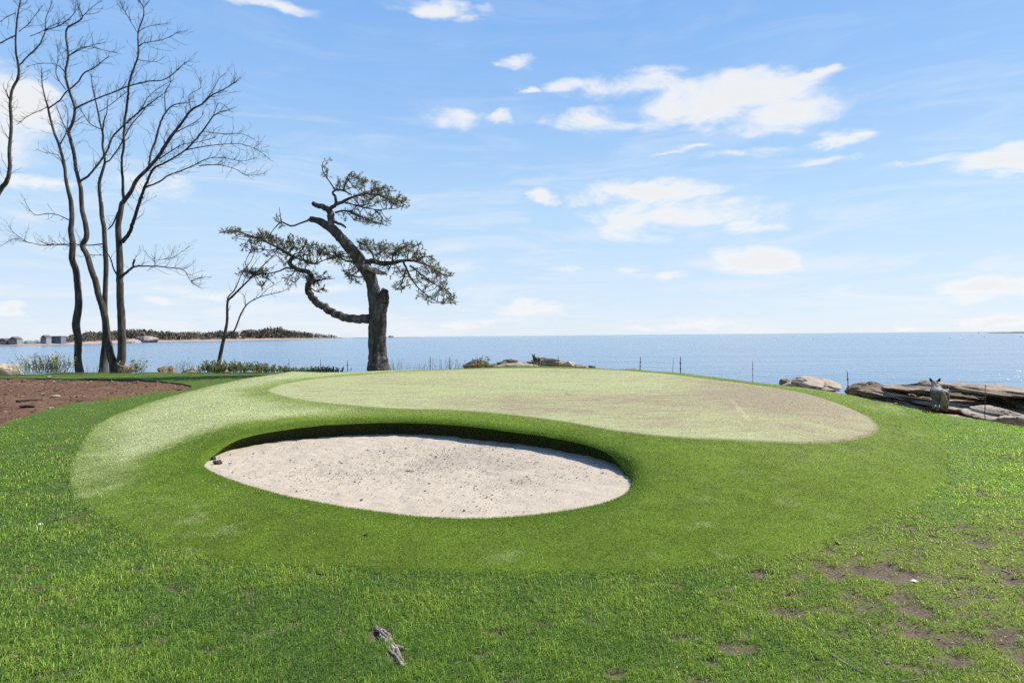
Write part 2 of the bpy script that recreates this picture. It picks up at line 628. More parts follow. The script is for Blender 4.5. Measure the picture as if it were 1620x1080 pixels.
# cut turf edge round the soil bed
sk = MB()
ps = np.concatenate([poly_S, poly_S[:1]])
z = H_lawn(ps[:, 0], ps[:, 1])
n = len(ps)
i = np.arange(n - 1)
sk.add(np.concatenate([np.column_stack([ps, z]), np.column_stack([ps + 0.0, z - 0.25])]), np.stack([i, i + 1, n + i + 1, n + i], 1), col=np.array((0.05, 0.035, 0.022)))
tag(sk.build('turf_edge', M['soil']), kind='structure')


def ring_sheet(poly, cen, rings, zf, colf, power=1.0):
    n = len(poly)
    t = np.linspace(0, 1, rings + 1)[1:] ** power
    P = cen[None, None, :] + (poly - cen)[None, :, :] * t[:, None, None]
    P = P.reshape(-1, 2)
    P = np.concatenate([P, cen[None]])
    V = np.column_stack([P, zf(P[:, 0], P[:, 1])])
    i = np.arange(rings - 1)[:, None] * n
    j = np.arange(n)[None, :]
    j2 = (j + 1) % n
    Q = np.stack([i + j, i + n + j, i + n + j2, i + j2], -1).reshape(-1, 4)[:, ::-1]
    T = np.stack([np.full(n, rings * n), np.arange(n), (np.arange(n) + 1) % n], 1)
    area = 0.5 * np.sum(poly[:, 0] * np.roll(poly[:, 1], -1) - np.roll(poly[:, 0], -1) * poly[:, 1])
    if area < 0:
        Q, T = Q[:, ::-1], T[:, ::-1]
    return V, Q, T, colf(P[:, 0], P[:, 1])


def resample(poly, n):
    p = np.concatenate([poly, poly[:1]])
    s = np.concatenate([[0], np.cumsum(np.linalg.norm(np.diff(p, axis=0), axis=1))])
    u = np.linspace(0, s[-1], n, endpoint=False)
    return np.column_stack([np.interp(u, s, p[:, 0]), np.interp(u, s, p[:, 1])])


# ---- soil bed
def z_soil(x, y):
    return H_lawn(x, y) - 0.045 - 0.07 * ss(-11.5, -8.5, x) + 0.05 * ss(0, 1.5, sS(x, y)) + 0.035 * n2(x, y, 0.28, 4, 41) + 0.03 * n2(x, y, 1.5, 2, 44)


def c_soil(x, y):
    k = (0.5 + 0.5 * n2(x, y, 0.9, 4, 50))[:, None]
    return np.array((0.072, 0.038, 0.020)) * (1 - k) + np.array((0.169, 0.098, 0.056)) * k


V, Q, T, cl = ring_sheet(resample(poly_S, 420), np.array(G(-60, 628)[:2]), 130, z_soil, c_soil)
tag(mk('soil_bed', V, Q, T, M['soil'], cols=cl), kind='structure')


# ---- putting green
def c_green(x, y):
    a = n2(x * 0.45, y, 1.1, 4, 60)
    f = n2(x * 0.5, y, 0.22, 5, 63)
    q = n2(x * 0.5, y, 2.6, 2, 66)
    bx, by = np.mean(poly_G, 0)
    band = np.exp(-((y - 11.5 - 0.2 * x) / 2.6) ** 2) * ss(-3.5, 0.5, x) + 1.15 * ss(3.0, 5.6, x - 0.12 * (y - 9)) + 0.4 * np.exp(-((y - 22.5) / 1.5) ** 2)
    tan = np.clip(0.10 + 0.62 * band + 0.4 * a + 0.8 * f + 0.3 * q - 0.16 * ss(1.0, 0.2, sG(x, y)), 0, 1)[:, None]
    pale = np.array((0.312, 0.328, 0.158))
    brown = np.array((0.250, 0.208, 0.132))
    c = pale * (1 - tan) + brown * tan
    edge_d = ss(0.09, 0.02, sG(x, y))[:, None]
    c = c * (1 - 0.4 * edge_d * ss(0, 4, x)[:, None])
    sx = (x - 4.25) - 0.28 * (y - 10.6)
    line = (np.exp(-(sx / 0.035) ** 2) * ss(9.2, 9.5, y) * ss(12.6, 12.2, y))[:, None]
    return c * (1 + 0.3 * line)


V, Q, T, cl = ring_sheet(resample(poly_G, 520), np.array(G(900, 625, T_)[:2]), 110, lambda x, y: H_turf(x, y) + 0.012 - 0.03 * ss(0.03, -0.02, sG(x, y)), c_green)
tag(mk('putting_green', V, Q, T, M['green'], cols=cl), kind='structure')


# ---- bunker sand
def c_sand(x, y):
    k = (0.5 + 0.5 * n2(x, y, 0.5, 4, 70))[:, None]
    d = ss(0.15, 0.55, n2(x, y, 0.9, 3, 77) - 0.16 * ((x + 0.6) ** 2 / 3 + (y - 7.8) ** 2) + 0.2)[:, None]
    c = np.array((0.345, 0.292, 0.222)) * (1 - k) + np.array((0.430, 0.372, 0.292)) * k
    return c * (1 - 0.14 * d)


V, Q, T, cl = ring_sheet(resample(inset(poly_B, -0.16), 300), poly_B.mean(0), 90, lambda x, y: H_sand(x, y) + 0.016 * n2(x, y, 0.12, 3, 71) + 0.015 * n2(x, y, 0.5, 2, 72), c_sand)
tag(mk('bunker_sand', V, Q, T, M['sand'], cols=cl), kind='structure')


# ---- turf fringe: ring between bunker and outer edge
def pale_turf(x, y):  # pale fields put the backlit sheen of the pile into its colour
    dB = -sB(x, y)
    q = 0.75 * n2(x, y, 0.6, 4, 80) + 0.55 * n2(x * 0.6, y, 0.17, 3, 81)
    left = ss(-1.6, -3.6, x + 0.5 * q) * ss(0.55, 1.5, dB + 0.3 * q) * ss(5.3, 6.9, y + 0.9 * q) * (0.35 + 0.65 * ss(0.0, 0.9, sO(x, y) + 0.5 * q))
    back = 0.55 * ss(9.5, 11.5, y) * ss(1.2, -1.5, x)
    spots = ss(0.25, 0.65, n2(x, y, 0.33, 4, 83)) * 0.3
    right = 0.35 * ss(2.0, 4.5, x) * ss(-0.2, 0.5, n2(x, y, 1.2, 3, 88)) * ss(6.2, 7.5, y)
    return np.clip(np.maximum(np.maximum(left, back * 0.8), spots + right) * ss(0.25, 0.9, dB) * (0.3 + 0.7 * ss(0.0, 1.3, -sG(x, y) + 0.5 * q)), 0, 1)


def c_turf(x, y, g=1.0):
    p = pale_turf(x, y)[:, None]
    k = (0.5 + 0.5 * n2(x, y, 0.6, 3, 85))[:, None]
    k2 = (0.5 + 0.5 * n2(x, y, 0.19, 3, 87))[:, None]
    deep = np.array((0.172, 0.258, 0.028)) * (0.62 + 0.5 * k + 0.4 * k2)
    rt = np.maximum(ss(0.5, 3.5, x), ss(8.5, 10.5, y))[:, None]  # brighter right and back; the back tint carries light glowing through the pile
    deep = deep * (1 - rt) + np.array((0.232, 0.325, 0.038)) * rt * (0.65 + 0.3 * k + 0.4 * k2)
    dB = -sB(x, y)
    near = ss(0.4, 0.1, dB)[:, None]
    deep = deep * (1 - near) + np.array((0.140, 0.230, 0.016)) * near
    pl = np.array((0.47, 0.51, 0.255)) * (0.85 + 0.3 * k)
    return (deep * (1 - p) + pl * p) * g


bc = poly_B.mean(0)


def polar(poly, th):
    v = poly - bc
    a = np.arctan2(v[:, 1], v[:, 0])
    r = np.linalg.norm(v, axis=1)
    o = np.argsort(a)
    a, r = a[o], r[o]
    a = np.concatenate([a - 2 * math.pi, a, a + 2 * math.pi])
    r = np.concatenate([r, r, r])
    return np.interp(th, a, r)


na, nr = 900, 150
# angles bunched by arc length of the outer edge so that far parts stay fine
th_u = np.linspace(-math.pi, math.pi, na, endpoint=False)
rb = polar(poly_B, th_u)
ro = polar(poly_O, th_u)
t = np.linspace(0, 1, nr) ** 1.9
rr = rb[None, :] + (ro - rb)[None, :] * t[:, None]
X = bc[0] + np.cos(th_u)[None, :] * rr
Y = bc[1] + np.sin(th_u)[None, :] * rr
x, y = X.ravel(), Y.ravel()
i = np.arange(nr - 1)[:, None] * na
j = np.arange(na)[None, :]
j2 = (j + 1) % na
Q = np.stack([i + j, i + na + j, i + na + j2, i + j2], -1).reshape(-1, 4)
zt = H_turf(x, y)
xb, yb = X[0], Y[0]
kb = wall_k(xb, yb)
zs0 = 0.05 * (1 - ss(5.2, 8.5, yb)) - 0.06
ztop = H_turf(bc[0] + np.cos(th_u) * (rb + 0.004), bc[1] + np.sin(th_u) * (rb + 0.004))
zt[:na] = ztop
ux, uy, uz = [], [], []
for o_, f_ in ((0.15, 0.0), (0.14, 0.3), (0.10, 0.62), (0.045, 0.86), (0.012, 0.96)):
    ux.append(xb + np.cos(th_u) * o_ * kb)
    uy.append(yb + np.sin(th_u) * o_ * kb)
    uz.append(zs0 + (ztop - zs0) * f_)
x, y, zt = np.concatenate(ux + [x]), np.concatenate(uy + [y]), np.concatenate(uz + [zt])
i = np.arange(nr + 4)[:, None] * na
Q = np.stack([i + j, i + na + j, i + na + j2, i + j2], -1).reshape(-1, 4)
tag(mk('turf_fringe', np.column_stack([x, y, zt]), Q, None, M['turf'], cols=np.concatenate([np.tile((0.030, 0.032, 0.014), (5 * na, 1)), (c_turf(x, y, 0.8) * (0.6 + 0.2 * pale_turf(x, y))[:, None])[5 * na:]])), kind='structure')  # undercut rings near black: shade under the lip put into the colour


# ------------------------------------------------------------------ grass blades
def blades(name, P, h, wd, lean, azi, col, mat, segs=2, nrm=None):
    n = len(P)
    up = np.tile(np.array((0, 0, 1.0)), (n, 1)) if nrm is None else nrm
    d = np.stack([np.cos(azi), np.sin(azi), np.zeros(n)], 1)
    side = np.stack([-np.sin(azi + 0.6), np.cos(azi + 0.6), np.zeros(n)], 1)
    tip = P + up * (h * np.cos(lean))[:, None] + d * (h * np.sin(lean))[:, None]
    s = side * (wd / 2)[:, None]
    if segs == 1:
        V = np.stack([P - s, P + s, tip], 1).reshape(-1, 3)
        k = np.arange(n)[:, None] * 3
        return V, None, k + np.array([[0, 1, 2]]), np.repeat(col, 3, 0)
    mid = P + up * (h * 0.55 * np.cos(lean * 0.45))[:, None] + d * (h * 0.55 * np.sin(lean * 0.45))[:, None]
    V = np.stack([P - s, P + s, mid + s * 0.8, mid - s * 0.8, tip], 1).reshape(-1, 3)
    k = np.arange(n)[:, None] * 5
    return V, k + np.array([[0, 1, 2, 3]]), k + np.array([[3, 2, 4]]), np.repeat(col, 5, 0)


def scatter(D0, d0, dmin, dmax, amax):
    """points over the ground, thinning with distance"""
    dth = 2 * amax
    n1 = int(D0 * 0.5 * dth * (d0 ** 2 - dmin ** 2))
    n2n = int(D0 * d0 * d0 * dth * math.log(dmax / d0))
    d = np.concatenate([np.sqrt(rng.uniform(dmin ** 2, d0 ** 2, n1)), d0 * np.exp(rng.uniform(0, math.log(dmax / d0), n2n))])
    a = rng.uniform(-amax, amax, len(d))
    return d * np.sin(a), d * np.cos(a), d


# lawn
x, y, d = scatter(15500, 3.3, 1.3, 40, R(60))
k = (sL(x, y) > 0.05) & (sO(x, y) < 0.08 + 0.12 * n2(x, y, 0.15, 2, 91)) & (sS(x, y) < 0.02)
x, y, d = x[k], y[k], d[k]
bb = bare(x, y)
ww = worn(x, y)
k = rng.uniform(0, 1, len(x)) > np.clip(bb * 1.05, 0, 0.97)
k &= rng.uniform(0, 1, len(x)) > 0.1 * ww
x, y, d, bb, ww = x[k], y[k], d[k], bb[k], ww[k]
n = len(x)
g1 = n2(x, y, 0.5, 3, 92)
g2 = n2(x, y, 0.16, 2, 94)
g3 = n2(x, y, 2.5, 2, 95)
dark = np.array((0.074, 0.152, 0.032))
mid = np.array((0.142, 0.240, 0.036))
yel = np.array((0.240, 0.318, 0.050))
straw = np.array((0.34, 0.28, 0.16))
u = np.clip(0.5 + 0.55 * g1 + 0.45 * g2 + 0.35 * g3 + rng.normal(0, 0.2, n) + 0.34 * ss(-2, 4, x) + 0.25 * ww, 0, 1)[:, None]
col = np.where(u < 0.5, dark + (mid - dark) * u * 2, mid + (yel - mid) * (u - 0.5) * 2)
far = ss(9, 18, d)[:, None]
col = col * rng.gamma(9.0, 1 / 9.0, (n, 1))
col = col * (1 - far) + far * (np.array((0.150, 0.245, 0.028)) * (0.8 + 0.4 * u))
col = col * (1.24 + 0.24 * ss(2.0, 5.5, x) * (1 - 0.6 * ww))[:, None]
ed = ss(-0.55, 0.0, sO(x, y))
st = rng.uniform(0, 1, n) < (0.03 + 0.16 * ww + 0.3 * bb + 0.05 * ed)
col[st] = straw * rng.uniform(0.6, 1.2, (st.sum(), 1))
tall = 0.85 + 0.35 * g1 + 0.25 * g2
h = np.clip(rng.normal(0.042, 0.014, n) * tall, 0.015, 0.1) * (1 - 0.3 * ww) * (1 - 0.3 * bb) * (1 - 0.35 * far[:, 0])
lean = np.abs(rng.normal(0.95, 0.42, n)) + 0.5 * st + 0.25 * ww
azi = rng.uniform(0, 2 * math.pi, n) * 0.85 + 2.5 * g1
wd = rng.uniform(0.0019, 0.0042, n) * np.clip(d / 3.3, 1, 4.0)
Z = H_lawn(x, y) - 0.004
V, Q, T, cc = blades('lawn_grass', np.column_stack([x, y, Z]), h, wd, lean, azi, col, None)
tag(mk('lawn_grass', V, Q, T, M['blade'], cols=cc, smooth=False), 'mown green lawn grass with worn bare spots around the putting green', 'grass', kind='stuff')

# pile hanging on the undercut rim
n = 46000
th = rng.uniform(-math.pi, math.pi, n)
rbn = np.interp(th, th_u, rb)
xb_, yb_ = bc[0] + np.cos(th) * rbn, bc[1] + np.sin(th) * rbn
kk = wall_k(xb_, yb_)
u = rng.uniform(0.25, 1.0, n) ** 0.6
oo = np.interp(u, (0, 0.3, 0.62, 0.86, 0.96, 1.0), (0.15, 0.14, 0.10, 0.045, 0.012, 0.0)) * kk
z0_ = 0.05 * (1 - ss(5.2, 8.5, yb_)) - 0.06
zt_ = H_turf(bc[0] + np.cos(th) * (rbn + 0.004), bc[1] + np.sin(th) * (rbn + 0.004))
Pw = np.column_stack([bc[0] + np.cos(th) * (rbn + oo), bc[1] + np.sin(th) * (rbn + oo), z0_ + (zt_ - z0_) * u])
Pw, th, kk, u = Pw[kk > 0.15], th[kk > 0.15], kk[kk > 0.15], u[kk > 0.15]
nw_ = np.stack([-np.cos(th) * 0.75, -np.sin(th) * 0.75, -0.35 + 0.5 * (u > 0.9)], 1)
nw_ /= np.linalg.norm(nw_, axis=1)[:, None]
n = len(Pw)
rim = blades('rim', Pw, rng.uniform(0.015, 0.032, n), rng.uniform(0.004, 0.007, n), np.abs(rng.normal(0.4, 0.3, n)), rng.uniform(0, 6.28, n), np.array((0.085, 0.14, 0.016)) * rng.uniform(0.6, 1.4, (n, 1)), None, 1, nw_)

# turf fibres on the fringe
x, y, d = scatter(18000, 4.6, 3.0, 31, R(56))
xw = rng.uniform(-5.5, 3, 60000)
yw = rng.uniform(4.5, 11, 60000)
k = (sB(xw, yw) < -0.0) & (sB(xw, yw) > -0.12)
x, y, d = np.concatenate([x, xw[k]]), np.concatenate([y, yw[k]]), np.concatenate([d, np.hypot(xw[k], yw[k])])
k = (sO(x, y) > -0.05) & (sG(x, y) < 0.0) & (-sB(x, y) > 0.004)
x, y, d = x[k], y[k], d[k]
n = len(x)
e = 0.03
Z = H_turf(x, y)
nx_ = -(H_turf(x + e, y) - Z) / e
ny_ = -(H_turf(x, y + e) - Z) / e
nrm = np.stack([nx_, ny_, np.ones(n)], 1)
nrm /= np.linalg.norm(nrm, axis=1)[:, None]
nrm = nrm * 0.92 + np.array((0, 0, 0.08))
nrm /= np.linalg.norm(nrm, axis=1)[:, None]
col = c_turf(x, y) * rng.gamma(8.0, 1 / 8.0, (n, 1))
lt = rng.uniform(0, 1, n) < 0.06
col[lt] = col[lt] * 1.3 + np.array((0.04, 0.045, 0.02))
h = rng.uniform(0.013, 0.027, n)
wd = rng.uniform(0.0028, 0.0048, n) * np.clip(d / 4.6, 1, 2.6)
V, Q, T, cc = blades('turf_fibres', np.column_stack([x, y, Z - 0.003]), h, wd, np.abs(rng.normal(0.65, 0.4, n)), rng.uniform(0, 6.28, n), col, None, 1, nrm)
T = np.concatenate([T, rim[2] + len(V)])
V, cc = np.concatenate([V, rim[0]]), np.concatenate([cc, rim[3]])
tag(mk('turf_fibres', V, Q, T, M['turf_blade'], cols=cc, smooth=False), 'short dense artificial turf pile around the bunker and green', 'turf', kind='stuff')


# short nap of the putting green
x, y, d = scatter(5200, 7.0, 6.0, 28, R(50))
k = sG(x, y) > 0.01
x, y, d = x[k], y[k], d[k]
n = len(x)
col = c_green(x, y) * rng.gamma(6.0, 1 / 6.0, (n, 1))
V, Q, T, cc = blades('green_nap', np.column_stack([x, y, H_turf(x, y) + 0.010]), rng.uniform(0.006, 0.013, n), rng.uniform(0.004, 0.007, n) * np.clip(d / 7.0, 1, 3), np.abs(rng.normal(0.8, 0.4, n)), rng.uniform(0, 6.28, n), col, None, 1)
tag(mk('green_nap', V, Q, T, M['turf_blade'], cols=cc, smooth=False), 'very short pale worn pile of the putting green', 'turf', kind='stuff')


# small chips scattered in sand and soil
def chips(name, x, y, z, s, cols, mat):
    n = len(x)
    B = rng.normal(0, 1, (n, 5, 3))
    B /= np.linalg.norm(B, axis=2)[:, :, None]
    B *= s[:, None, None] * np.array((1.2, 1.0, 0.6))
    V = (np.column_stack([x, y, z])[:, None, :] + B).reshape(-1, 3)
    k = np.arange(n)[:, None] * 5
    T = np.concatenate([k + np.array([f]) for f in ((0, 1, 2), (0, 2, 3), (0, 3, 4), (0, 4, 1), (1, 2, 4), (2, 3, 4))])
    return mk(name, V, None, T, mat, cols=np.repeat(cols, 5, 0), smooth=False)


x = rng.uniform(-5, 2, 26000)
y = rng.uniform(5, 10.5, 26000)
pr = ss(-0.5, 0.6, n2(x, y, 0.9, 3, 77) + 0.4 - 0.16 * ((x + 0.6) ** 2 / 3 + (y - 7.8) ** 2)) * 0.75 + 0.12
k = (sB(x, y) > 0.05) & (rng.uniform(0, 1, len(x)) < pr)
x, y = x[k], y[k]
s = rng.uniform(0.003, 0.0085, len(x)) * (1 + 1.4 * (rng.uniform(0, 1, len(x)) > 0.94))
tag(chips('sand_debris', x, y, H_sand(x, y) + 0.008, s, np.array((0.10, 0.08, 0.065)) * rng.uniform(0.5, 2.2, (len(x), 1)), M['soil']), 'dark bits of bark and grit scattered over the bunker sand', 'debris', kind='stuff')
x = rng.uniform(-24, -5, 9000)
y = rng.uniform(10, 28, 9000)
k = sS(x, y) > 0.1
x, y = x[k], y[k]
s = rng.gamma(2.0, 0.010, len(x)) + 0.006
cc = np.array((0.13, 0.08, 0.055)) * rng.uniform(0.6, 2.0, (len(x), 1))
pl = rng.uniform(0, 1, len(x)) > 0.95
cc[pl] = np.array((0.34, 0.27, 0.2)) * rng.uniform(0.7, 1.2, (pl.sum(), 1))
tag(chips('soil_clods', x, y, z_soil(x, y) + s * 0.3, s, cc, M['soil']), 'brown clods and pale chips strewn over the tilled soil bed', 'soil clods', kind='stuff')

# ------------------------------------------------------------------ shore and sea
n = len(edge)
t = np.gradient(edge, axis=0)
t /= np.linalg.norm(t, axis=1)[:, None]
nrm = np.stack([-t[:, 1], t[:, 0]], 1)
rows = []
for k_, (off, zz) in enumerate(((-0.35, -0.42), (0.25, -0.45), (0.9, -0.75), (1.8, -1.3), (3.0, -1.9), (4.5, -2.5), (7.0, -3.3), (12.0, -4.5))):
    p = edge + nrm * off
    nz = n2(p[:, 0], p[:, 1], 1.3, 4, 100 + k_) * (0.12 if k_ < 2 else 0.35)
    hb = Hb(p[:, 0], p[:, 1]) * max(0, 1 - k_ / 5)
    rows.append(np.column_stack([p, hb + zz + nz]))
V = np.concatenate(rows)
i = np.arange(len(rows) - 1)[:, None] * n
j = np.arange(n - 1)[None, :]
Q = np.stack([i + j, i + j + 1, i + n + j + 1, i + n + j], -1).reshape(-1, 4)
tag(mk('shore', V, Q, None, M['rock_grey']), kind='structure')

m, nt, out = newmat('sea_water')
tc = N(nt, 'ShaderNodeTexCoord').outputs['Object']
w1 = noise(nt, mapping(nt, tc, (0.085, 0.33, 1), (0, 0, 0.22)), 1.0, 4, 0.6, 0.4)
w2 = noise(nt, mapping(nt, tc, (0.45, 1.3, 1), (0, 0, -0.15)), 1.0, 3, 0.6)
w3 = noise(nt, mapping(nt, tc, (0.012, 0.05, 1), (0, 0, 0.1)), 1.0, 5, 0.6, 0.6)
calm = ramp(nt, w3.outputs[0], [(0.38, (0.35, 0.35, 0.35)), (0.62, (1, 1, 1))])
h = math_(nt, 'ADD', w1.outputs[0], math_(nt, 'MULTIPLY', w2.outputs[0], 0.35))
h = math_(nt, 'MULTIPLY', h, calm)
col = ramp(nt, w3.outputs[0], [(0.35, (0.055, 0.135, 0.23)), (0.65, (0.085, 0.18, 0.28))])
principled(nt, out, col, 0.15, 0.5, h, 0.85, 0.8, IOR=1.33)
M['water'] = m
V, Q = [], []
ys = [-400, 8, 30, 80, 200, 500, 1200, 3000, 8000, 20000, 60000]
for yy in ys:
    for xx in (-60000, -8000, -1500, -300, -60, 0, 60, 300, 1500, 8000, 60000):
        V.append((xx, yy, WATER))
for a in range(len(ys) - 1):
    for b_ in range(10):
        Q.append((a * 11 + b_, a * 11 + b_ + 1, (a + 1) * 11 + b_ + 1, (a + 1) * 11 + b_))
tag(mk('sea_water', V, Q, None, m), kind='structure')

# ------------------------------------------------------------------ rocks
_b = bmesh.new()
bmesh.ops.create_icosphere(_b, subdivisions=5, radius=1)
ICO = np.array([v.co[:] for v in _b.verts])
ICOF = np.array([[v.index for v in f.verts] for f in _b.faces])
_b.free()


def rock(label, pos, size, mat, seed, rotz=0.0, tilt=(0, 0), planes=11, rough=0.085, strata=0.0, boxy=0.0, cat='rock', group='rocks along the lawn edge', name='shore_rock'):
    r = np.random.default_rng(seed)
    P = ICO.copy()
    if boxy:
        P = P * (1 - boxy) + boxy * P / np.abs(P).max(1)[:, None]
    for _ in range(planes):
        nv = r.normal(0, 1, 3)
        nv /= np.linalg.norm(nv)
        hgt = r.uniform(0.5, 0.85)
        ex = np.maximum(P @ nv - hgt, 0)
        P -= nv * (ex * 0.93)[:, None]
    size = np.asarray(size, float) / 2
    nn = P / (np.linalg.norm(P, axis=1)[:, None] + 1e-9)
    P = P * size
    sc = size.mean()
    P += nn * (fbm(P / (sc * 0.55) + seed * 3.1, 5, seed) * rough * sc * 2)[:, None]
    ck = np.abs(fbm(P * np.array((0.6, 0.6, 2.2)) / (sc * 0.7) + seed * 1.7, 3, seed + 9))
    P -= nn * (np.exp(-(ck / 0.035) ** 2) * sc * 0.16)[:, None]
    if strata:
        w_ = P[:, 2] + 0.08 * P[:, 0] + 0.03 * vnoise(P / (sc * 0.8), seed)
        lay = vnoise(np.stack([np.full(len(P), seed + 0.5), np.full(len(P), 0.5), w_ / (0.055 * strata)], 1), seed + 3)
        f_ = np.clip(lay * 1.6, -0.8, 0.6)
        hx = nn.copy()
        hx[:, 2] = 0
        P += hx * (f_ * 0.16 * strata * np.linalg.norm(hx, axis=1))[:, None]
    A = Matrix.Rotation(rotz, 3, 'Z') @ Matrix.Rotation(tilt[1], 3, 'Y') @ Matrix.Rotation(tilt[0], 3, 'X')
    P = P @ np.array(A).T
    pos = np.asarray(pos, float)
    o = mk(name, P + pos, None, ICOF, mat, origin=pos, smooth=False)
    o.data.polygons.foreach_set('use_smooth', np.ones(len(ICOF), bool))
    tag(o, label, cat, group)
    return o


def group_is_mid(kw):
    return 'back of the putting green' in kw.get('group', '')


def rk(label, cx, y_top, y_bot, wpx, Y, mat, seed, depth=0.8, **kw):
    """rock whose visible outline spans the given pixels at distance Y"""
    if group_is_mid(kw):
        y_top += 2
    a, b_ = PD(cx, y_top, Y), PD(cx, y_bot, Y)
    hh = a[2] - b_[2]
    w_ = wpx / FPX * Y
    sz = (w_ * 1.12, max(w_ * depth, 0.3), hh * 1.75)
    pos = (a[0], Y, a[2] - sz[2] * 0.44)
    return rock(label, pos, sz, mat, seed, **kw)


gl = 'boulders at the left end of the lawn'
rk('pale boulder at the far left edge of the lawn, half out of frame', 6, 573, 592, 62, 32, M['rock_pale'], 3, group=gl)
rk('flat pale stone lying in the grass behind the soil bed', 112, 591.5, 597, 34, 29.0, M['rock_pale'], 5, group=gl, depth=0.5)
rk('pale rock tucked against the foot of the double trunked bare tree', 197, 577, 589, 26, 31.0, M['rock_pale'], 8, group=gl)
rk('grey rock between the bare trees and the dry weeds', 263, 579, 590, 27, 32, M['rock_grey'], 9, group=gl)
rk('low flat rock left of the small leaning bare tree', 303, 581, 590, 34, 32, M['rock_pale'], 11, group=gl, depth=0.5)
rk('pale slanting rock in front of the small leaning bare tree', 351, 580.5, 590, 34, 31.5, M['rock_pale'], 14, group=gl, depth=0.5)
gm = 'rocks beyond the back of the putting green'
rk('brown rough rock behind the green beside the leafy sprig', 752, 567.5, 580, 36, 30, M['rock_brown'], 21, group=gm)
rk('low dark rock in a row behind the green', 778, 573, 580, 26, 30, M['rock_brown'], 22, group=gm)
rk('dark ragged rock left of the distant brown coyote', 806, 567.5, 578, 40, 30.5, M['rock_brown'], 23, group=gm, strata=1.0)
rk('dark pointed rock just left of the distant brown coyote', 832, 569.5, 579, 30, 31.5, M['rock_grey'], 24, group=gm, strata=1.0)
rk('long pale slab in front of the dark rocks behind the green', 822, 573.5, 581, 74, 29.3, M['rock_pale'], 25, group=gm, depth=0.35)
rk('broad pinkish outcrop directly behind the distant brown coyote', 872, 565, 581, 74, 31, M['rock_grey'], 26, group=gm, depth=0.6, strata=1.0)
rk('pale wedge of rock at the right end of the distant outcrop', 893, 568.5, 581, 44, 30.5, M['rock_pale'], 27, group=gm, depth=0.6)
rk('dark tapering rock sliding into the lawn right of the outcrop', 912, 573.5, 581, 30, 31, M['rock_grey'], 28, group=gm)
rk('tiny dark stone at the lawn edge right of the outcrop', 936, 575.5, 581, 14, 29.5, M['rock_brown'], 29, group=gm)
rk('tiny pale stone at the lawn edge by the first right hand stake', 1003, 580.5, 586, 30, 27.3, M['rock_pale'], 30, group=gm)
gr = 'rocky ledges at the right of the lawn'
rk('large smooth pale slab at the lawn edge between two thin stakes', 1283, 597, 616, 104, 19.6, M['rock_pale'], 33, group=gr, depth=0.55, planes=7, rough=0.02, tilt=(0, 0.10))
rk('small dark rock at the left end of the smooth pale slab', 1242, 598.5, 608, 16, 20.0, M['rock_grey'], 34, group=gr)
rk('rounded brown weed covered boulder by the low shore', 1372, 605, 622, 64, 18.3, M['rock_brown'], 36, group=gr, planes=6)
rk('low brown weedy rock between the boulder and the ledges', 1408, 611, 624, 46, 17.8, M['rock_brown'], 37, group=gr)
rk('thin dark ledge tip jutting left over the weedy rock', 1425, 607.5, 617, 44, 17.5, M['rock_grey'], 38, group=gr, strata=1.3)


def slab(label, cx, cy, Y, L, D, Hh, mat, seed, rotz, tilt, z=None, **kw):
    p = PD(cx, cy, Y)
    kw.setdefault('planes', 8)
    rock(label, (p[0], p[1], p[2] - Hh / 2 if z is None else z), (L, D, Hh), mat, seed, rotz, tilt, group=gr, **kw)


BX = dict(boxy=0.8, planes=12, rough=0.045)
slab('big tilted tan ledge behind and right of the grey coyote', 1568, 611.5, 14.7, 4.4, 2.9, 0.26, M['rock_grey'], 51, -0.12, (0.0, 0.09), z=0.14, strata=0.6, **BX)
slab('dark weedy rock propping up the big tan ledge from behind', 1570, 628, 16.4, 4.4, 2.0, 1.3, M['rock_brown'], 57, -0.12, (0, 0.08), z=-0.5, strata=1.0)
slab('far right end of the ledges running out of frame', 1672, 633, 14.4, 3.4, 2.8, 0.8, M['rock_grey'], 52, -0.2, (0.03, 0.10), z=-0.2, strata=1.4, **BX)
slab('dark lower shelf in the shaded gap under the big tan ledge', 1560, 640, 14.5, 4.2, 2.9, 0.26, M['rock_grey'], 53, -0.12, (0, 0.09), z=-0.26, strata=0.6, **BX)
slab('low ledge along the lawn edge behind the grey coyote', 1500, 650, 13.4, 2.6, 1.2, 0.4, M['rock_grey'], 54, -0.1, (0, 0.06), z=-0.42, strata=0.8, **BX)
slab('tan overhanging ledge block left of the grey coyote', 1446, 611, 15.7, 1.9, 1.9, 0.24, M['rock_grey'], 41, -0.1, (0.0, 0.07), z=0.10, strata=0.8, **BX)
slab('dark rock holding up the tan overhanging block from behind', 1450, 618, 17.2, 2.2, 1.6, 1.1, M['rock_brown'], 44, -0.1, (0, 0.05), z=-0.45, strata=0.8)
slab('grey shelf under the tan overhanging block', 1437, 632, 15.3, 2.3, 2.2, 0.24, M['rock_grey'], 42, -0.1, (0, 0.08), z=-0.22, strata=0.8, **BX)
slab('long low pale ledge lying along the right lawn edge', 1400, 628, 15.6, 1.9, 0.9, 0.34, M['rock_grey'], 40, -0.5, (0.05, 0.10), z=0.0, strata=0.8, **BX)
rk('small raised block on top of the ledges left of the coyote head', 1463, 603.5, 613, 34, 16.2, M['rock_grey'], 43, group=gr, strata=1.2)
slab('cracked pale front rock at the right lawn edge by the last stake', 1583, 643.5, 12.4, 1.35, 0.9, 0.38, M['rock_pale'], 55, -0.2, (0.12, 0.12), strata=0.8, rough=0.04)
slab('narrow pale kerb of rock along the lawn at far right', 1640, 657, 11.9, 1.6, 0.5, 0.25, M['rock_pale'], 56, -0.25, (0.1, 0.1))

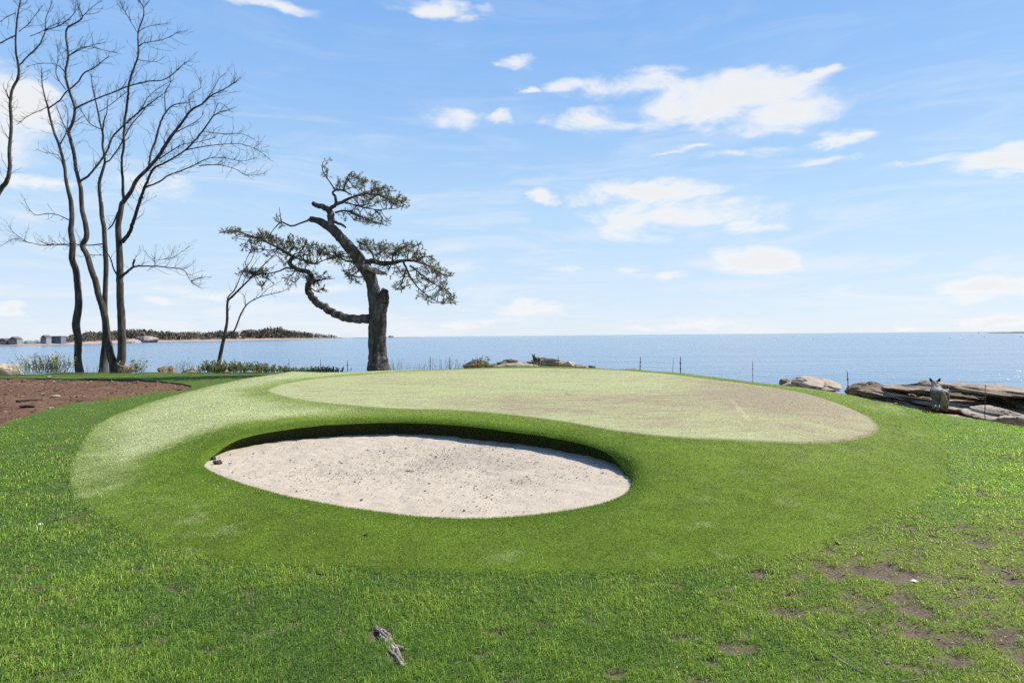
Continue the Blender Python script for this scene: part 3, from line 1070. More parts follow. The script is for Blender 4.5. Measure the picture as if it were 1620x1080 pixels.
# ------------------------------------------------------------------ trees
def zp(L, sc, ox, oy):
    return [(ox + a / sc, oy + b_ / sc, w_ / sc) for a, b_, w_ in L]


class Skel:
    """branches traced as outlines, placed in depth round the trunk"""
    def __init__(self, Y, seed, fat=0.80):
        self.fat = fat
        self.Y, self.nodes, self.lines = Y, [], []
        self.r = np.random.default_rng(seed)

    def line(self, pts, part='limb', anchor=True, dep=None, drift=0.35, jit=0.14, sub=5):
        p = catmull(np.array(pts, float), sub)
        L = np.concatenate([[0], np.cumsum(np.linalg.norm(np.diff(p[:, :2], axis=0), axis=1))])
        d0 = self.Y
        if anchor and self.nodes:
            A = np.concatenate([q for q in self.nodes])
            dist = np.hypot(A[:, 0] - p[0, 0], A[:, 1] - p[0, 1])
            d0 = A[np.argmin(dist), 2]
        if dep is not None:
            d0 = dep
        sl = self.r.uniform(-1, 1) * drift if part != 'trunk' else self.r.uniform(-0.03, 0.03)
        m2 = L * self.Y / FPX
        D = d0 + sl * m2 * (1 - 0.15 * m2 / (1 + m2 * 0.3)) + (0.05 * np.sin(m2 * 1.3 + self.r.uniform(0, 6)) if part != 'trunk' else 0)
        self.nodes.append(np.column_stack([p[:, 0], p[:, 1], D]))
        W = np.array([PD(a, b_, c) for a, b_, c in zip(p[:, 0], p[:, 1], D)])
        rad = np.maximum(p[:, 2] / 2 * D / FPX * self.fat, 0.006)
        jit = min(jit, 0.025) if part == 'trunk' else jit
        W = W + self.r.normal(0, 1, W.shape) * np.minimum(rad * jit, 0.03)[:, None] * np.r_[0, np.ones(len(W) - 1)][:, None]
        self.lines.append((part, W, rad))
        return W, rad


def wander(p0, d0, L, nseg, r, up=0.15, kink=0.28):
    pts = [p0]
    d = d0 / np.linalg.norm(d0)
    for _ in range(nseg):
        d = d + r.normal(0, kink, 3) * np.array((1, 1, 0.8)) + np.array((0, 0, up))
        d /= np.linalg.norm(d)
        pts.append(pts[-1] + d * L / nseg)
    return np.array(pts)


def twigs(mb, W, rad, r, dens, lmax, up=0.16, rmax=0.085, depth=0, spread=0.8, rt=0.011):
    """fine twigs along the thin part of a branch"""
    seg = np.linalg.norm(np.diff(W, axis=0), axis=1)
    tot = seg.sum()
    nt_ = max(1, r.poisson(dens * tot))
    for _ in range(nt_):
        u = 1 - r.uniform(0, 0.9) ** 1.3
        s = u * tot
        i = min(int(np.searchsorted(np.cumsum(seg), s)), len(seg) - 1)
        if rad[i] > rmax:
            continue
        tdir = (W[i + 1] - W[i]) / (seg[i] + 1e-9)
        o = r.normal(0, 1, 3)
        o -= tdir * (o @ tdir)
        o /= np.linalg.norm(o) + 1e-9
        d = tdir * r.uniform(0.4, 1.0) + o * spread * r.uniform(0.5, 1.1)
        L = lmax * r.uniform(0.35, 1.0) * (0.65 + 0.35 * (1 - u))
        q = wander(W[i], d, L, 5, r, up)
        rb_ = min(rt, rad[i] * 0.7)
        mb.tube(q, np.linspace(rb_, rb_ * 0.4, len(q)), 3, False)
        if depth > 0:
            twigs(mb, q, np.linspace(rb_, rb_ * 0.4, len(q)), r, 3.2, L * 0.5, up, 1, depth - 1, spread, rt * 0.7)


def grow(root, sk, seed, dens=2.6, lmax=1.1, depth=1, bark=None, sides=9, twig_up=0.16, rough=0.004, rt=0.010):
    r = np.random.default_rng(seed)
    bark = bark or M['bark']
    for part, W, rad in sk.lines:
        mb = MB()
        if part == 'trunk' and W[0][2] < 1.0:
            W = np.concatenate([W[:1] - np.array((0, 0, 0.6)), W])
            rad = np.concatenate([rad[:1], rad])
        if part == 'trunk':
            rad = rad.copy()
            if W[0][2] < 1.0:
                hgt = np.clip((W[:, 2] - W[0][2]) / 0.7, 0, 1)
                rad *= 1 + 0.35 * (1 - hgt) ** 2
        mb.tube(W, rad, 14 if part == 'trunk' else sides, True, rough=rough if part == 'trunk' else 0, seed=seed)
        lo = mb.build(part, bark, root)
        if part != 'trunk' or rad[-1] < 0.1:
            tw = MB()
            twigs(tw, W, rad, r, dens, lmax, twig_up, depth=depth, rt=rt)
            if tw.n:
                tw.build('twigs', M['twig'], lo)


S1 = 3.374
z1 = lambda L: zp(L, S1, 0, 0)
z2 = lambda L: zp(L, S1, 0, 300)
gbt = 'bare deciduous trees on the left'


def tree_root(px, py, Y, label, group=gbt, name='bare_tree'):
    p = PD(px, py, Y)
    p[2] = float(H_lawn(p[0], p[1])) - 0.05
    return empty(name, p, label, 'tree', group)


# tree A: the leftmost full trunk
YA = 29.9
ra = tree_root(125, 587, YA, 'bare tree with a single crooked trunk, leftmost of the trunks rooted in view')
s = Skel(YA, 1)
s.line(z2([(425, 975, 50), (415, 900, 42), (418, 800, 42), (406, 715, 46), (420, 620, 42), (415, 520, 38), (405, 430, 38), (385, 370, 36), (388, 290, 34), (378, 220, 31), (384, 150, 28), (378, 60, 26)]) + z1([(375, 1060, 24), (352, 960, 19), (345, 890, 18), (318, 780, 16), (290, 710, 14), (265, 620, 12), (255, 570, 11), (240, 520, 8), (225, 450, 6), (222, 370, 3)]), 'trunk')
s.line(z1([(258, 580, 9), (320, 535, 8), (350, 495, 8), (410, 445, 9), (450, 390, 8), (500, 365, 7), (550, 325, 5), (582, 300, 2)]))
s.line(z1([(322, 770, 8), (355, 700, 6), (362, 600, 4), (340, 540, 2)]))
s.line(z1([(340, 900, 6), (310, 830, 4), (240, 815, 3), (190, 795, 2)]))
s.line(z1([(255, 570, 5), (215, 590, 4), (150, 620, 4), (90, 665, 2)]))
s.line(z2([(384, 170, 8), (310, 135, 5), (250, 128, 5), (190, 135, 4), (150, 95, 3), (130, 50, 2)]))
s.line(z2([(400, 300, 8), (305, 292, 6), (235, 297, 5), (150, 280, 4), (75, 262, 3), (0, 305, 2)]))
s.line(z2([(140, 275, 3), (80, 235, 3), (45, 195, 2)]))
grow(ra, s, 11, 5.0, 1.3)

# tree C: the rear trunk
YC = 30.3
rc = tree_root(163, 585, YC, 'bare tree with one slim straight trunk, standing behind the double trunked one')
s = Skel(YC, 2)
s.line(z2([(552, 968, 56), (556, 880, 42), (562, 800, 36), (560, 700, 31), (560, 600, 30), (563, 500, 28), (566, 400, 28), (560, 300, 27), (555, 200, 26), (545, 150, 26), (540, 80, 24)]) + z1([(535, 1060, 20), (530, 980, 18), (545, 920, 16), (560, 860, 14), (548, 780, 12), (550, 720, 12), (535, 660, 9), (515, 560, 8), (495, 470, 6), (485, 400, 3)]), 'trunk')
s.line(z1([(558, 868, 10), (590, 850, 8), (640, 780, 8), (680, 700, 7), (715, 650, 6), (760, 600, 5), (800, 540, 2)]))
s.line(z1([(548, 730, 9), (555, 650, 8), (570, 600, 6), (575, 540, 3)]))
s.line(z1([(540, 690, 6), (480, 660, 5), (440, 600, 4), (420, 570, 2)]))
s.line(z1([(520, 600, 5), (560, 580, 4), (640, 520, 4), (700, 470, 2)]))
s.line(z2([(545, 290, 9), (450, 298, 6), (400, 290, 5), (330, 290, 4), (230, 296, 2)]))
s.line(z2([(560, 350, 5), (470, 350, 3), (430, 360, 2)]))
grow(rc, s, 12, 5.0, 1.3)

# tree B+D: two trunks from one foot
YB = 29.5
rb_ = tree_root(185, 587, YB, 'tall bare tree with two trunks forking from one foot, its branches sweeping right')
s = Skel(YB, 3)
s.line(z2([(612, 975, 60), (605, 930, 52), (590, 880, 45), (572, 780, 40), (560, 680, 40), (545, 620, 38), (525, 560, 36), (510, 490, 36), (485, 420, 34), (465, 350, 32), (440, 300, 31), (462, 250, 30), (455, 180, 29), (437, 100, 26), (432, 0, 24)]) + z1([(425, 980, 22), (405, 900, 20), (395, 820, 20), (375, 740, 20), (368, 700, 18), (390, 650, 16), (400, 580, 16), (385, 530, 14), (365, 470, 13), (350, 390, 12), (365, 300, 11), (352, 200, 10), (360, 150, 9), (410, 120, 8), (440, 90, 7), (415, 30, 4), (410, -20, 3)]), 'trunk')
s.line(z2([(630, 975, 62), (640, 930, 56), (650, 880, 50), (650, 780, 46), (648, 680, 46), (642, 600, 42), (640, 500, 41), (640, 420, 40), (638, 350, 38), (635, 280, 36), (630, 200, 34), (640, 140, 32), (650, 80, 30)]) + z1([(660, 1075, 27), (700, 1020, 24), (730, 960, 22), (790, 900, 20), (850, 830, 20), (880, 780, 20), (920, 720, 18), (960, 670, 14), (1020, 590, 12), (1080, 555, 9), (1130, 510, 8), (1190, 480, 6), (1240, 450, 4), (1285, 412, 2)]), 'trunk', dep=YB)
L_ = s.line
L_(z1([(400, 580, 12), (450, 555, 10), (510, 530, 9), (600, 495, 8), (690, 460, 8), (790, 435, 8), (860, 430, 6), (920, 400, 5), (970, 350, 4), (1022, 322, 2)]))
L_(z1([(440, 90, 5), (480, 50, 4), (545, 0, 2)]))
L_(z1([(365, 300, 7), (430, 265, 5), (500, 240, 3), (560, 228, 2)]))
L_(z1([(425, 970, 15), (480, 930, 13), (540, 855, 12), (575, 800, 12), (600, 735, 11), (660, 670, 10), (740, 600, 9), (800, 555, 7), (840, 525, 5), (890, 488, 2)]))
L_(z1([(690, 640, 7), (750, 590, 6), (790, 520, 4), (850, 470, 3), (920, 430, 2)]))
L_(z1([(352, 480, 6), (300, 400, 4), (310, 300, 3), (300, 210, 2)]))
L_(z1([(375, 740, 7), (330, 640, 4), (300, 560, 2)]))
L_(z1([(350, 390, 6), (300, 345, 4), (220, 340, 3), (140, 355, 2)]))
L_(z1([(365, 300, 5), (450, 250, 4), (560, 270, 3), (650, 290, 2)]))
L_(z2([(652, 280, 28), (690, 230, 23), (710, 180, 22), (730, 110, 20), (755, 40, 20)]) + z1([(765, 1020, 17), (785, 970, 16), (820, 900, 14), (880, 870, 11), (940, 835, 10), (990, 800, 10), (1050, 740, 10), (1110, 660, 9), (1140, 620, 7), (1200, 590, 4), (1250, 600, 2)]))
L_(z1([(985, 803, 9), (1100, 780, 6), (1200, 770, 5), (1290, 770, 4), (1370, 800, 3), (1440, 850, 2)]))
L_(z1([(1100, 705, 5), (1200, 715, 4), (1290, 715, 3), (1360, 745, 2)]))
L_(z1([(775, 1000, 11), (850, 970, 10), (900, 935, 8), (960, 915, 8), (1040, 880, 7), (1100, 850, 5), (1180, 840, 4), (1290, 860, 3), (1360, 845, 2)]))
L_(z1([(1060, 885, 6), (1160, 880, 5), (1250, 900, 4), (1320, 935, 3), (1420, 925, 2)]))
L_(z1([(662, 1082, 19), (656, 1030, 18), (655, 960, 16), (650, 880, 14), (660, 780, 14), (665, 660, 14), (680, 540, 13), (690, 440, 12), (720, 350, 11), (738, 290, 10), (737, 180, 8), (765, 90, 7), (765, 40, 5), (740, 0, 3), (730, -30, 2)]))
L_(z1([(765, 45, 4), (800, 0, 3), (815, -30, 2)]))
L_(z1([(737, 180, 5), (700, 120, 4), (650, 30, 3), (635, -20, 2)]))
L_(z1([(740, 250, 6), (770, 230, 5), (860, 215, 4), (920, 190, 3), (965, 165, 2)]))
L_(z1([(737, 170, 4), (800, 140, 3), (900, 125, 2)]))
L_(z1([(735, 320, 4), (830, 330, 3), (870, 310, 2)]))
L_(z1([(795, 895, 14), (805, 820, 12), (830, 750, 12), (860, 650, 11), (885, 600, 9), (930, 560, 7), (1000, 550, 4), (1050, 540, 2)]))
L_(z1([(885, 600, 7), (880, 500, 5), (910, 440, 4), (900, 380, 2)]))
L_(z1([(850, 850, 8), (900, 815, 7), (980, 770, 5), (1050, 760, 4), (1150, 735, 3)]))
L_(z1([(930, 710, 6), (990, 680, 5), (1060, 640, 4), (1090, 600, 2)]))
L_(z1([(1020, 590, 6), (1010, 510, 4), (1070, 470, 3), (1065, 420, 2)]))
L_(z1([(1080, 555, 5), (1130, 490, 4), (1170, 420, 3), (1210, 390, 2)]))
L_(z1([(1140, 620, 5), (1170, 550, 3), (1230, 590, 2)]))
L_(z2([(637, 470, 19), (665, 450, 17), (690, 430, 15), (720, 410, 12), (780, 408, 9), (850, 410, 8), (920, 418, 6), (980, 428, 5), (1020, 490, 4), (1075, 525, 2)]))
L_(z2([(714, 415, 12), (712, 395, 12), (718, 372, 13)]), sub=3)
L_(z2([(1020, 490, 3), (1060, 470, 3), (1130, 465, 2)]))
L_(z2([(825, 410, 4), (828, 355, 3)]))
L_(z2([(845, 375, 3), (920, 362, 3), (970, 330, 2), (1015, 300, 2)]), dep=30)
L_(z2([(636, 470, 12), (610, 430, 9), (590, 370, 7), (560, 320, 5), (535, 300, 3)]))
L_(z2([(628, 120, 10), (605, 180, 9), (580, 210, 8)]))
grow(rb_, s, 13, 6.0, 1.5)

# tree E: leans in from beyond the left edge
YE = 24.0
p = PD(-70, 622, YE)
p[2] = float(H_lawn(p[0], p[1])) - 0.05
re_ = empty('bare_tree', p, 'bare tree leaning in at the far left, only its upper trunk in frame', 'tree', gbt)
s = Skel(YE, 4)
s.line([(-70, 624, 17), (-66, 540, 14.5), (-52, 440, 12), (-22, 345, 10)] + z1([(0, 1015, 28), (35, 970, 25), (52, 900, 21), (50, 800, 19), (60, 680, 17), (55, 560, 16), (65, 480, 14), (95, 420, 14), (100, 360, 13), (85, 280, 10), (85, 180, 9), (95, 80, 8), (110, 0, 6), (112, -40, 4)]), 'trunk')
s.line(z1([(102, 352, 9), (150, 300, 8), (210, 240, 8), (240, 170, 7), (245, 100, 5), (275, 20, 4), (280, -30, 2)]))
s.line(z1([(240, 165, 7), (330, 130, 6), (380, 90, 5), (400, 60, 4), (405, 0, 3)]))
s.line(z1([(85, 190, 8), (40, 210, 7), (0, 232, 7), (-60, 250, 5)]))
s.line(z1([(57, 545, 8), (42, 510, 6), (30, 478, 4)]), sub=3)
s.line(z1([(100, 170, 5), (150, 130, 4), (190, 80, 3), (230, 30, 2)]))
s.line(z1([(85, 70, 5), (40, 90, 4), (0, 118, 3)]))
s.line(z1([(160, 195, 4), (220, 170, 4), (300, 130, 3), (380, 105, 2)]))
grow(re_, s, 14, 4.6, 1.1)

# tree F: small wind bent tree
YF = 30.2
rf = tree_root(346, 588, YF, 'small leafless tree bent to the right, between the tall bare trees and the pine')
s = Skel(YF, 5)
s.line(z2([(1163, 950, 25), (1170, 912, 23), (1185, 840, 22), (1200, 770, 20), (1212, 700, 16), (1215, 600, 14), (1240, 570, 13), (1290, 520, 11), (1330, 480, 9), (1380, 430, 7), (1440, 370, 5), (1490, 325, 3)]), 'trunk')
s.line(z2([(1215, 605, 11), (1220, 570, 9), (1255, 530, 7), (1290, 450, 5), (1340, 380, 4), (1360, 330, 2)]))
s.line(z2([(1207, 785, 12), (1250, 750, 11), (1275, 690, 10), (1290, 655, 10), (1320, 610, 8), (1370, 580, 6), (1430, 560, 5), (1500, 545, 4), (1555, 522, 2)]))
s.line(z2([(1310, 620, 6), (1305, 570, 4), (1285, 550, 2)]))
s.line(z2([(1330, 480, 5), (1400, 440, 4), (1480, 400, 2)]))
s.line(z2([(1290, 520, 5), (1320, 450, 4), (1390, 350, 2)]))
s.line(z2([(1380, 578, 4), (1440, 520, 3), (1500, 490, 2)]))
grow(rf, s, 15, 4.0, 0.8, 1, sides=7)

# ------------------------------------------------------------------ the pine
z3 = lambda L: zp(L, 3.0, 330, 240)
YP = float(G(598, 583)[1])
pp = PD(599, 585, YP)
pp[2] = float(H_lawn(pp[0], pp[1])) - 0.1
pine = empty('pine_tree', pp, 'old wind sculpted pine with twisted trunk and sparse needle pads', 'tree')
s = Skel(YP, 6, 0.90)
W_tr, r_tr = s.line(z3([(806, 1040, 98), (804, 1000, 90), (801, 950, 85), (800, 880, 84), (803, 810, 84), (800, 745, 80), (788, 690, 64), (780, 640, 58), (765, 590, 60), (742, 552, 62), (705, 500, 58), (668, 455, 52), (630, 412, 46), (592, 372, 44), (556, 346, 36), (520, 328, 28), (482, 320, 20)]), 'trunk', jit=0.06)
s.line(z3([(812, 770, 60), (828, 725, 58), (832, 690, 52), (832, 668, 42), (836, 655, 30)]), 'stub', sub=4)
s.line(z3([(575, 365, 40), (580, 330, 38), (580, 300, 36), (570, 275, 33), (540, 262, 29), (512, 254, 26), (494, 245, 22)]), drift=0.1)
s.line(z3([(578, 272, 22), (610, 248, 19), (640, 236, 17), (685, 214, 12), (740, 200, 9), (800, 205, 6), (870, 220, 4), (930, 250, 3)]))
s.line(z3([(605, 240, 16), (602, 215, 15), (590, 195, 12), (605, 182, 11), (640, 185, 9), (680, 205, 6)]))
s.line(z3([(600, 182, 8), (580, 150, 7), (552, 110, 6), (538, 70, 5), (548, 42, 3)]))
s.line(z3([(640, 185, 8), (655, 130, 6), (675, 100, 5), (690, 95, 4), (700, 120, 2)]))
s.line(z3([(590, 330, 18), (615, 340, 14), (640, 350, 12), (652, 362, 8)]), sub=3)
s.line(z3([(600, 290, 12), (650, 280, 9), (710, 300, 7), (770, 330, 5), (830, 345, 3)]))
s.line(z3([(640, 238, 9), (700, 255, 7), (760, 270, 6), (820, 275, 4), (870, 270, 3)]))
s.line(z3([(770, 795, 50), (700, 793, 43), (640, 785, 41), (590, 763, 39), (540, 732, 37), (500, 702, 35), (474, 660, 34), (478, 620, 30), (487, 592, 25), (465, 568, 24), (430, 560, 23), (395, 545, 22), (384, 520, 20), (402, 500, 17), (360, 475, 13), (320, 450, 11), (280, 432, 8), (230, 410, 6), (170, 388, 5), (110, 372, 4), (50, 384, 2)]), drift=0.12)
s.line(z3([(400, 555, 11), (365, 552, 9), (330, 568, 7), (270, 580, 6), (200, 572, 4), (150, 562, 2)]))
s.line(z3([(385, 492, 9), (330, 462, 7), (290, 468, 6), (240, 462, 4), (190, 480, 2)]))
s.line(z3([(400, 500, 9), (450, 515, 8), (500, 530, 7), (560, 510, 5), (620, 490, 3)]))
s.line(z3([(487, 592, 10), (510, 610, 8), (550, 605, 6), (600, 600, 3)]))
s.line(z3([(480, 640, 8), (505, 660, 6), (540, 670, 3)]))
s.line(z3([(482, 320, 12), (440, 338, 9), (390, 352, 9), (350, 335, 8), (325, 350, 6), (300, 380, 4), (280, 410, 2)]))
s.line(z3([(348, 335, 6), (340, 300, 4), (335, 262, 2)]))
s.line(z3([(740, 530, 34), (780, 520, 28), (825, 530, 26), (870, 528, 22), (930, 515, 16), (985, 520, 11), (1040, 540, 8), (1090, 570, 6), (1150, 592, 3)]), drift=0.15)
s.line(z3([(925, 522, 12), (945, 570, 10), (985, 635, 7), (1050, 690, 5), (1110, 718, 4), (1190, 712, 2)]))
s.line(z3([(955, 540, 10), (1010, 582, 8), (1060, 620, 6), (1120, 652, 3), (1160, 690, 2)]))
s.line(z3([(935, 560, 8), (925, 600, 6), (905, 640, 4), (885, 655, 2)]))
s.line(z3([(870, 525, 10), (880, 480, 8), (920, 450, 6), (970, 440, 3)]))
s.line(z3([(790, 522, 10), (770, 470, 8), (740, 440, 6), (715, 430, 3)]))
s.line(z3([(985, 520, 7), (1020, 500, 5), (1050, 495, 2)]))
s.line(z3([(705, 520, 10), (660, 520, 8), (620, 500, 5), (600, 480, 3)]))
s.line(z3([(720, 560, 8), (690, 580, 6), (660, 590, 5), (640, 600, 2)]))
for part, W, rad in s.lines:
    mb = MB()
    part = 'broken_stub' if part == 'stub' else part
    big = rad.max() > 0.2
    if part == 'trunk':
        hg = np.clip((W[:, 2] - W[0][2]) / 1.0, 0, 1)
        rad = rad * (1 + 0.25 * (1 - hg) ** 2)
        Wd, idx = W, np.arange(len(W))
        f_ = np.linspace(0, len(W) - 1, len(W) * 3)
        W2 = np.stack([np.interp(f_, idx, W[:, k_]) for k_ in range(3)], 1)
        mb.tube(W2, np.interp(f_, idx, rad), 56, True, rough=0.05, seed=3)
    else:
        mb.tube(W, rad, 22 if big else 8, True, rough=0.007 if big else 0.0, seed=5)
    mb.build(part, M['pine_bark'], pine)
W, rad = Skel(YP - 0.5, 77).line(z3([(735, 548, 26), (760, 549, 28), (790, 564, 26), (815, 574, 22), (840, 576, 15)]), 'limb', jit=0.2)
mb = MB()
mb.tube(W, rad, 14, True, rough=0.02)
o = mb.build('limb', M['dead_wood'], pine)
o['label'] = 'bleached dead limb stub across the trunk'

# needle pads: sub-branches fan from the nearest wood to points in the pad, tufts along them
pads = [(690, 150, 60, 32, 12), (770, 180, 70, 38, 16), (850, 215, 75, 38, 18), (905, 245, 40, 22, 8), (720, 235, 90, 28, 10), (700, 310, 90, 32, 11), (800, 325, 60, 30, 10), (565, 75, 40, 34, 4), (620, 165, 40, 30, 5),
        (120, 378, 50, 10, 5), (200, 400, 70, 26, 11), (290, 410, 60, 30, 12), (380, 425, 70, 28, 15), (460, 455, 70, 30, 15), (545, 465, 60, 28, 15), (600, 490, 40, 24, 7), (210, 465, 60, 28, 8), (330, 500, 70, 40, 6), (190, 568, 60, 18, 9), (260, 590, 50, 30, 7), (520, 600, 60, 28, 12), (410, 600, 60, 40, 6), (540, 660, 25, 16, 3), (270, 635, 30, 12, 3), (350, 330, 40, 20, 3), (460, 520, 60, 20, 7),
        (740, 440, 45, 32, 11), (800, 465, 60, 30, 14), (880, 465, 70, 35, 16), (960, 465, 60, 36, 14), (1020, 500, 50, 28, 10), (660, 490, 60, 34, 9), (690, 550, 70, 40, 9), (710, 605, 45, 22, 6), (850, 560, 60, 30, 7), (1060, 545, 60, 28, 10), (1110, 590, 55, 26, 9), (960, 580, 60, 30, 7), (1020, 610, 50, 40, 7), (1090, 650, 70, 40, 10), (1140, 705, 50, 18, 8), (1040, 680, 50, 26, 5), (915, 640, 45, 22, 6)]
r = np.random.default_rng(55)
WN = np.concatenate([W for part, W, rad in s.lines if part != 'stub'])
WR = np.concatenate([rad for part, W, rad in s.lines if part != 'stub'])
PXN = np.concatenate([q for q, l in zip(s.nodes, s.lines) if l[0] != 'stub'])
sub_mb, ndl = MB(), []


def tuft(p, d, size):
    k = 22
    dd = r.normal(0, 0.55, (k, 3)) + d / np.linalg.norm(d) * 0.75 + np.array((0, 0, 0.22))
    dd /= np.linalg.norm(dd, axis=1)[:, None]
    L = size * r.uniform(0.6, 1.1, k)
    o = r.normal(0, 1, (k, 3))
    sd = np.cross(dd, o)
    sd /= np.linalg.norm(sd, axis=1)[:, None] + 1e-9
    base = p - d / np.linalg.norm(d) * r.uniform(0, size * 0.8, k)[:, None]
    g_ = r.uniform(0, 1)
    c = (np.array((0.09, 0.10, 0.036)) * (1 - g_) + np.array((0.23, 0.21, 0.08)) * g_) * r.uniform(0.7, 1.25)
    if r.uniform() < 0.10:
        c = np.array((0.16, 0.105, 0.055))
    ndl.append((base, dd * L[:, None], sd * 0.0062, c))


for (zx, zy, rx, ry, cnt) in pads:
    cx, cy = 330 + zx / 3, 240 + zy / 3
    dist = np.hypot(PXN[:, 0] - cx, (PXN[:, 1] - cy)) + 60 * (WR > 0.14)
    cand = np.argsort(dist)[:14]
    for _ in range(int(cnt * 1.2)):
        i = cand[r.integers(0, len(cand))]
        a = r.uniform(0, 6.28)
        q = math.sqrt(r.uniform(0, 1))
        tx, ty = cx + math.cos(a) * q * rx / 3, cy + math.sin(a) * q * ry / 3
        dep = PXN[i, 2] + r.normal(0, 0.55)
        tgt = PD(tx, ty, dep)
        p0 = WN[i]
        v = tgt - p0
        L = np.linalg.norm(v)
        if L < 0.15:
            v = v + r.normal(0, 0.2, 3)
            L = np.linalg.norm(v)
        mid = p0 + v * 0.5 + r.normal(0, 0.12 * L, 3) * np.array((1, 1, 0.7)) - np.array((0, 0, 0.04 * L))
        c = catmull([p0, mid, tgt], 5)
        sub_mb.tube(c, np.linspace(0.022, 0.009, len(c)), 4, False)
        for f_ in (0.55, 0.75, 0.9, 1.0):
            pt = c[min(int(f_ * (len(c) - 1)), len(c) - 1)]
            for _k in range(2 if f_ > 0.8 else 1):
                d = v / L * 0.5 + r.normal(0, 0.6, 3) + np.array((0, 0, 0.25))
                e_ = pt + d / np.linalg.norm(d) * r.uniform(0.08, 0.28)
                sub_mb.tube(np.array([pt, (pt + e_) / 2 + r.normal(0, 0.015, 3), e_]), 0.008, 3, False)
                tuft(e_, e_ - pt, r.uniform(0.10, 0.17))
sub_mb.build('branchlets', M['pine_bark'], pine)
V, cc = [], []
for base, dl, sd, c in ndl:
    V.append(np.stack([base - sd, base + sd, base + dl], 1).reshape(-1, 3))
    cc.append(np.tile(c, (len(base) * 3, 1)))
V = np.concatenate(V)
o = mk('needles', V, None, np.arange(len(V)).reshape(-1, 3), M['needles'], pine, cols=np.concatenate(cc), smooth=False)

# ------------------------------------------------------------------ plants along the edge
def plant(name, label, cat, base, nst, hgt, spread, leaf=None, leafn=0, leafs=0.05, leaf_c=None, stem='stem', flower=None, group=None, seed=0, sr=0.006, up=0.05, kink=0.12, depth=None):
    r = np.random.default_rng(seed)
    root = empty(name, base, label, cat, group)
    st, lf_, fl = MB(), MB(), MB()
    depth = spread if depth is None else depth
    for _ in range(nst):
        p0 = np.array(base) + np.array((r.normal(0, spread * 0.42), r.normal(0, depth * 0.4), 0))
        p0[2] = float(H_lawn(p0[0], p0[1])) - 0.02 if sL(p0[0], p0[1]) > 0.1 else base[2] - 0.15
        d = np.array((r.normal(0, 0.28) + (p0[0] - base[0]) / spread * 0.4, r.normal(0, 0.28), 1.0))
        h_ = hgt * r.uniform(0.45, 1.05) + (base[2] - p0[2])
        q = wander(p0, d, h_, 6, r, up, kink)
        st.tube(q, np.linspace(sr, sr * 0.35, len(q)), 4, False)
        for k_ in range(leafn):
            f_ = r.uniform(0.25, 1.0) * (len(q) - 1)
            i = min(int(f_), len(q) - 2)
            pt = q[i] + (q[i + 1] - q[i]) * (f_ - i)
            dd = r.normal(0, 1, 3) * np.array((1, 1, 0.5)) + np.array((0, 0, 0.45))
            dd /= np.linalg.norm(dd)
            sd = np.cross(dd, r.normal(0, 1, 3))
            sd /= np.linalg.norm(sd) + 1e-9
            L = leafs * r.uniform(0.6, 1.3)
            c = np.array(leaf_c[r.integers(0, len(leaf_c))]) * r.uniform(0.75, 1.25)
            lf_.add([pt, pt + dd * L * 0.5 + sd * L * 0.24, pt + dd * L, pt + dd * L * 0.5 - sd * L * 0.24], [[0, 1, 2, 3]], None, c)
        if flower and r.uniform() < 0.75:
            for k_ in range(4):
                pt = q[-1 - (k_ % 2)] + r.normal(0, 0.03, 3)
                s_ = 0.02
                a = r.normal(0, 1, 3)
                a /= np.linalg.norm(a)
                b_ = np.cross(a, r.normal(0, 1, 3))
                b_ /= np.linalg.norm(b_)
                fl.add([pt + a * s_, pt + b_ * s_, pt - a * s_, pt - b_ * s_], [[0, 1, 2, 3]], None, np.array(flower) * r.uniform(0.8, 1.1))
    st.build('stems', M[stem], root)
    if lf_.n:
        lf_.build('leaves', M['leaf'], root, smooth=False)
    if fl.n:
        fl.build('flowers', M['leaf'], root, smooth=False)
    return root


def gp(px, py, off=0.0):
    p = G(px, py)
    return (p[0], p[1], p[2] + off)


GREENS = [(0.121, 0.176, 0.047), (0.176, 0.230, 0.068), (0.081, 0.128, 0.041)]
YELG = [(0.230, 0.241, 0.069), (0.161, 0.196, 0.057), (0.345, 0.310, 0.103)]
OLIVE = [(0.105, 0.147, 0.070), (0.154, 0.196, 0.084), (0.210, 0.196, 0.084)]
plant('flowering_shrub', 'open straggly shrub with small yellow flowers at left by the water', 'shrub', gp(76, 589.5), 110, 1.05, 1.5, True, 18, 0.075, YELG, flower=(0.6, 0.48, 0.08), seed=1, sr=0.009, depth=0.6)
plant('dry_weed', 'dry pale weed left of the single trunked bare tree', 'weed', gp(57, 589.5), 34, 0.7, 1.1, True, 6, 0.06, YELG, 'dead_stem', seed=2, group='weeds among the left rocks')
plant('dry_weed', 'thin dry weed between the first two bare trunks', 'weed', gp(151, 588.5), 14, 0.55, 0.5, True, 4, 0.05, YELG, 'dead_stem', seed=3, group='weeds among the left rocks')
plant('grass_clump', 'spiky green grass clump right of the double trunked bare tree', 'grass clump', gp(212, 588.5), 60, 0.75, 0.55, True, 3, 0.12, GREENS + YELG, seed=4, sr=0.009, kink=0.1)
plant('dry_weed', 'tall dark weed stems right of the grey rock', 'weed', gp(290, 588.5), 20, 0.75, 0.5, True, 9, 0.06, OLIVE, seed=5, group='weeds among the left rocks')
plant('dry_weed', 'sparse weed stems between two low rocks at left', 'weed', gp(274, 588.5), 14, 0.55, 0.5, True, 3, 0.05, OLIVE, 'dead_stem', seed=6, group='weeds among the left rocks')
gs = 'leafy plants in a row by the lawn edge'
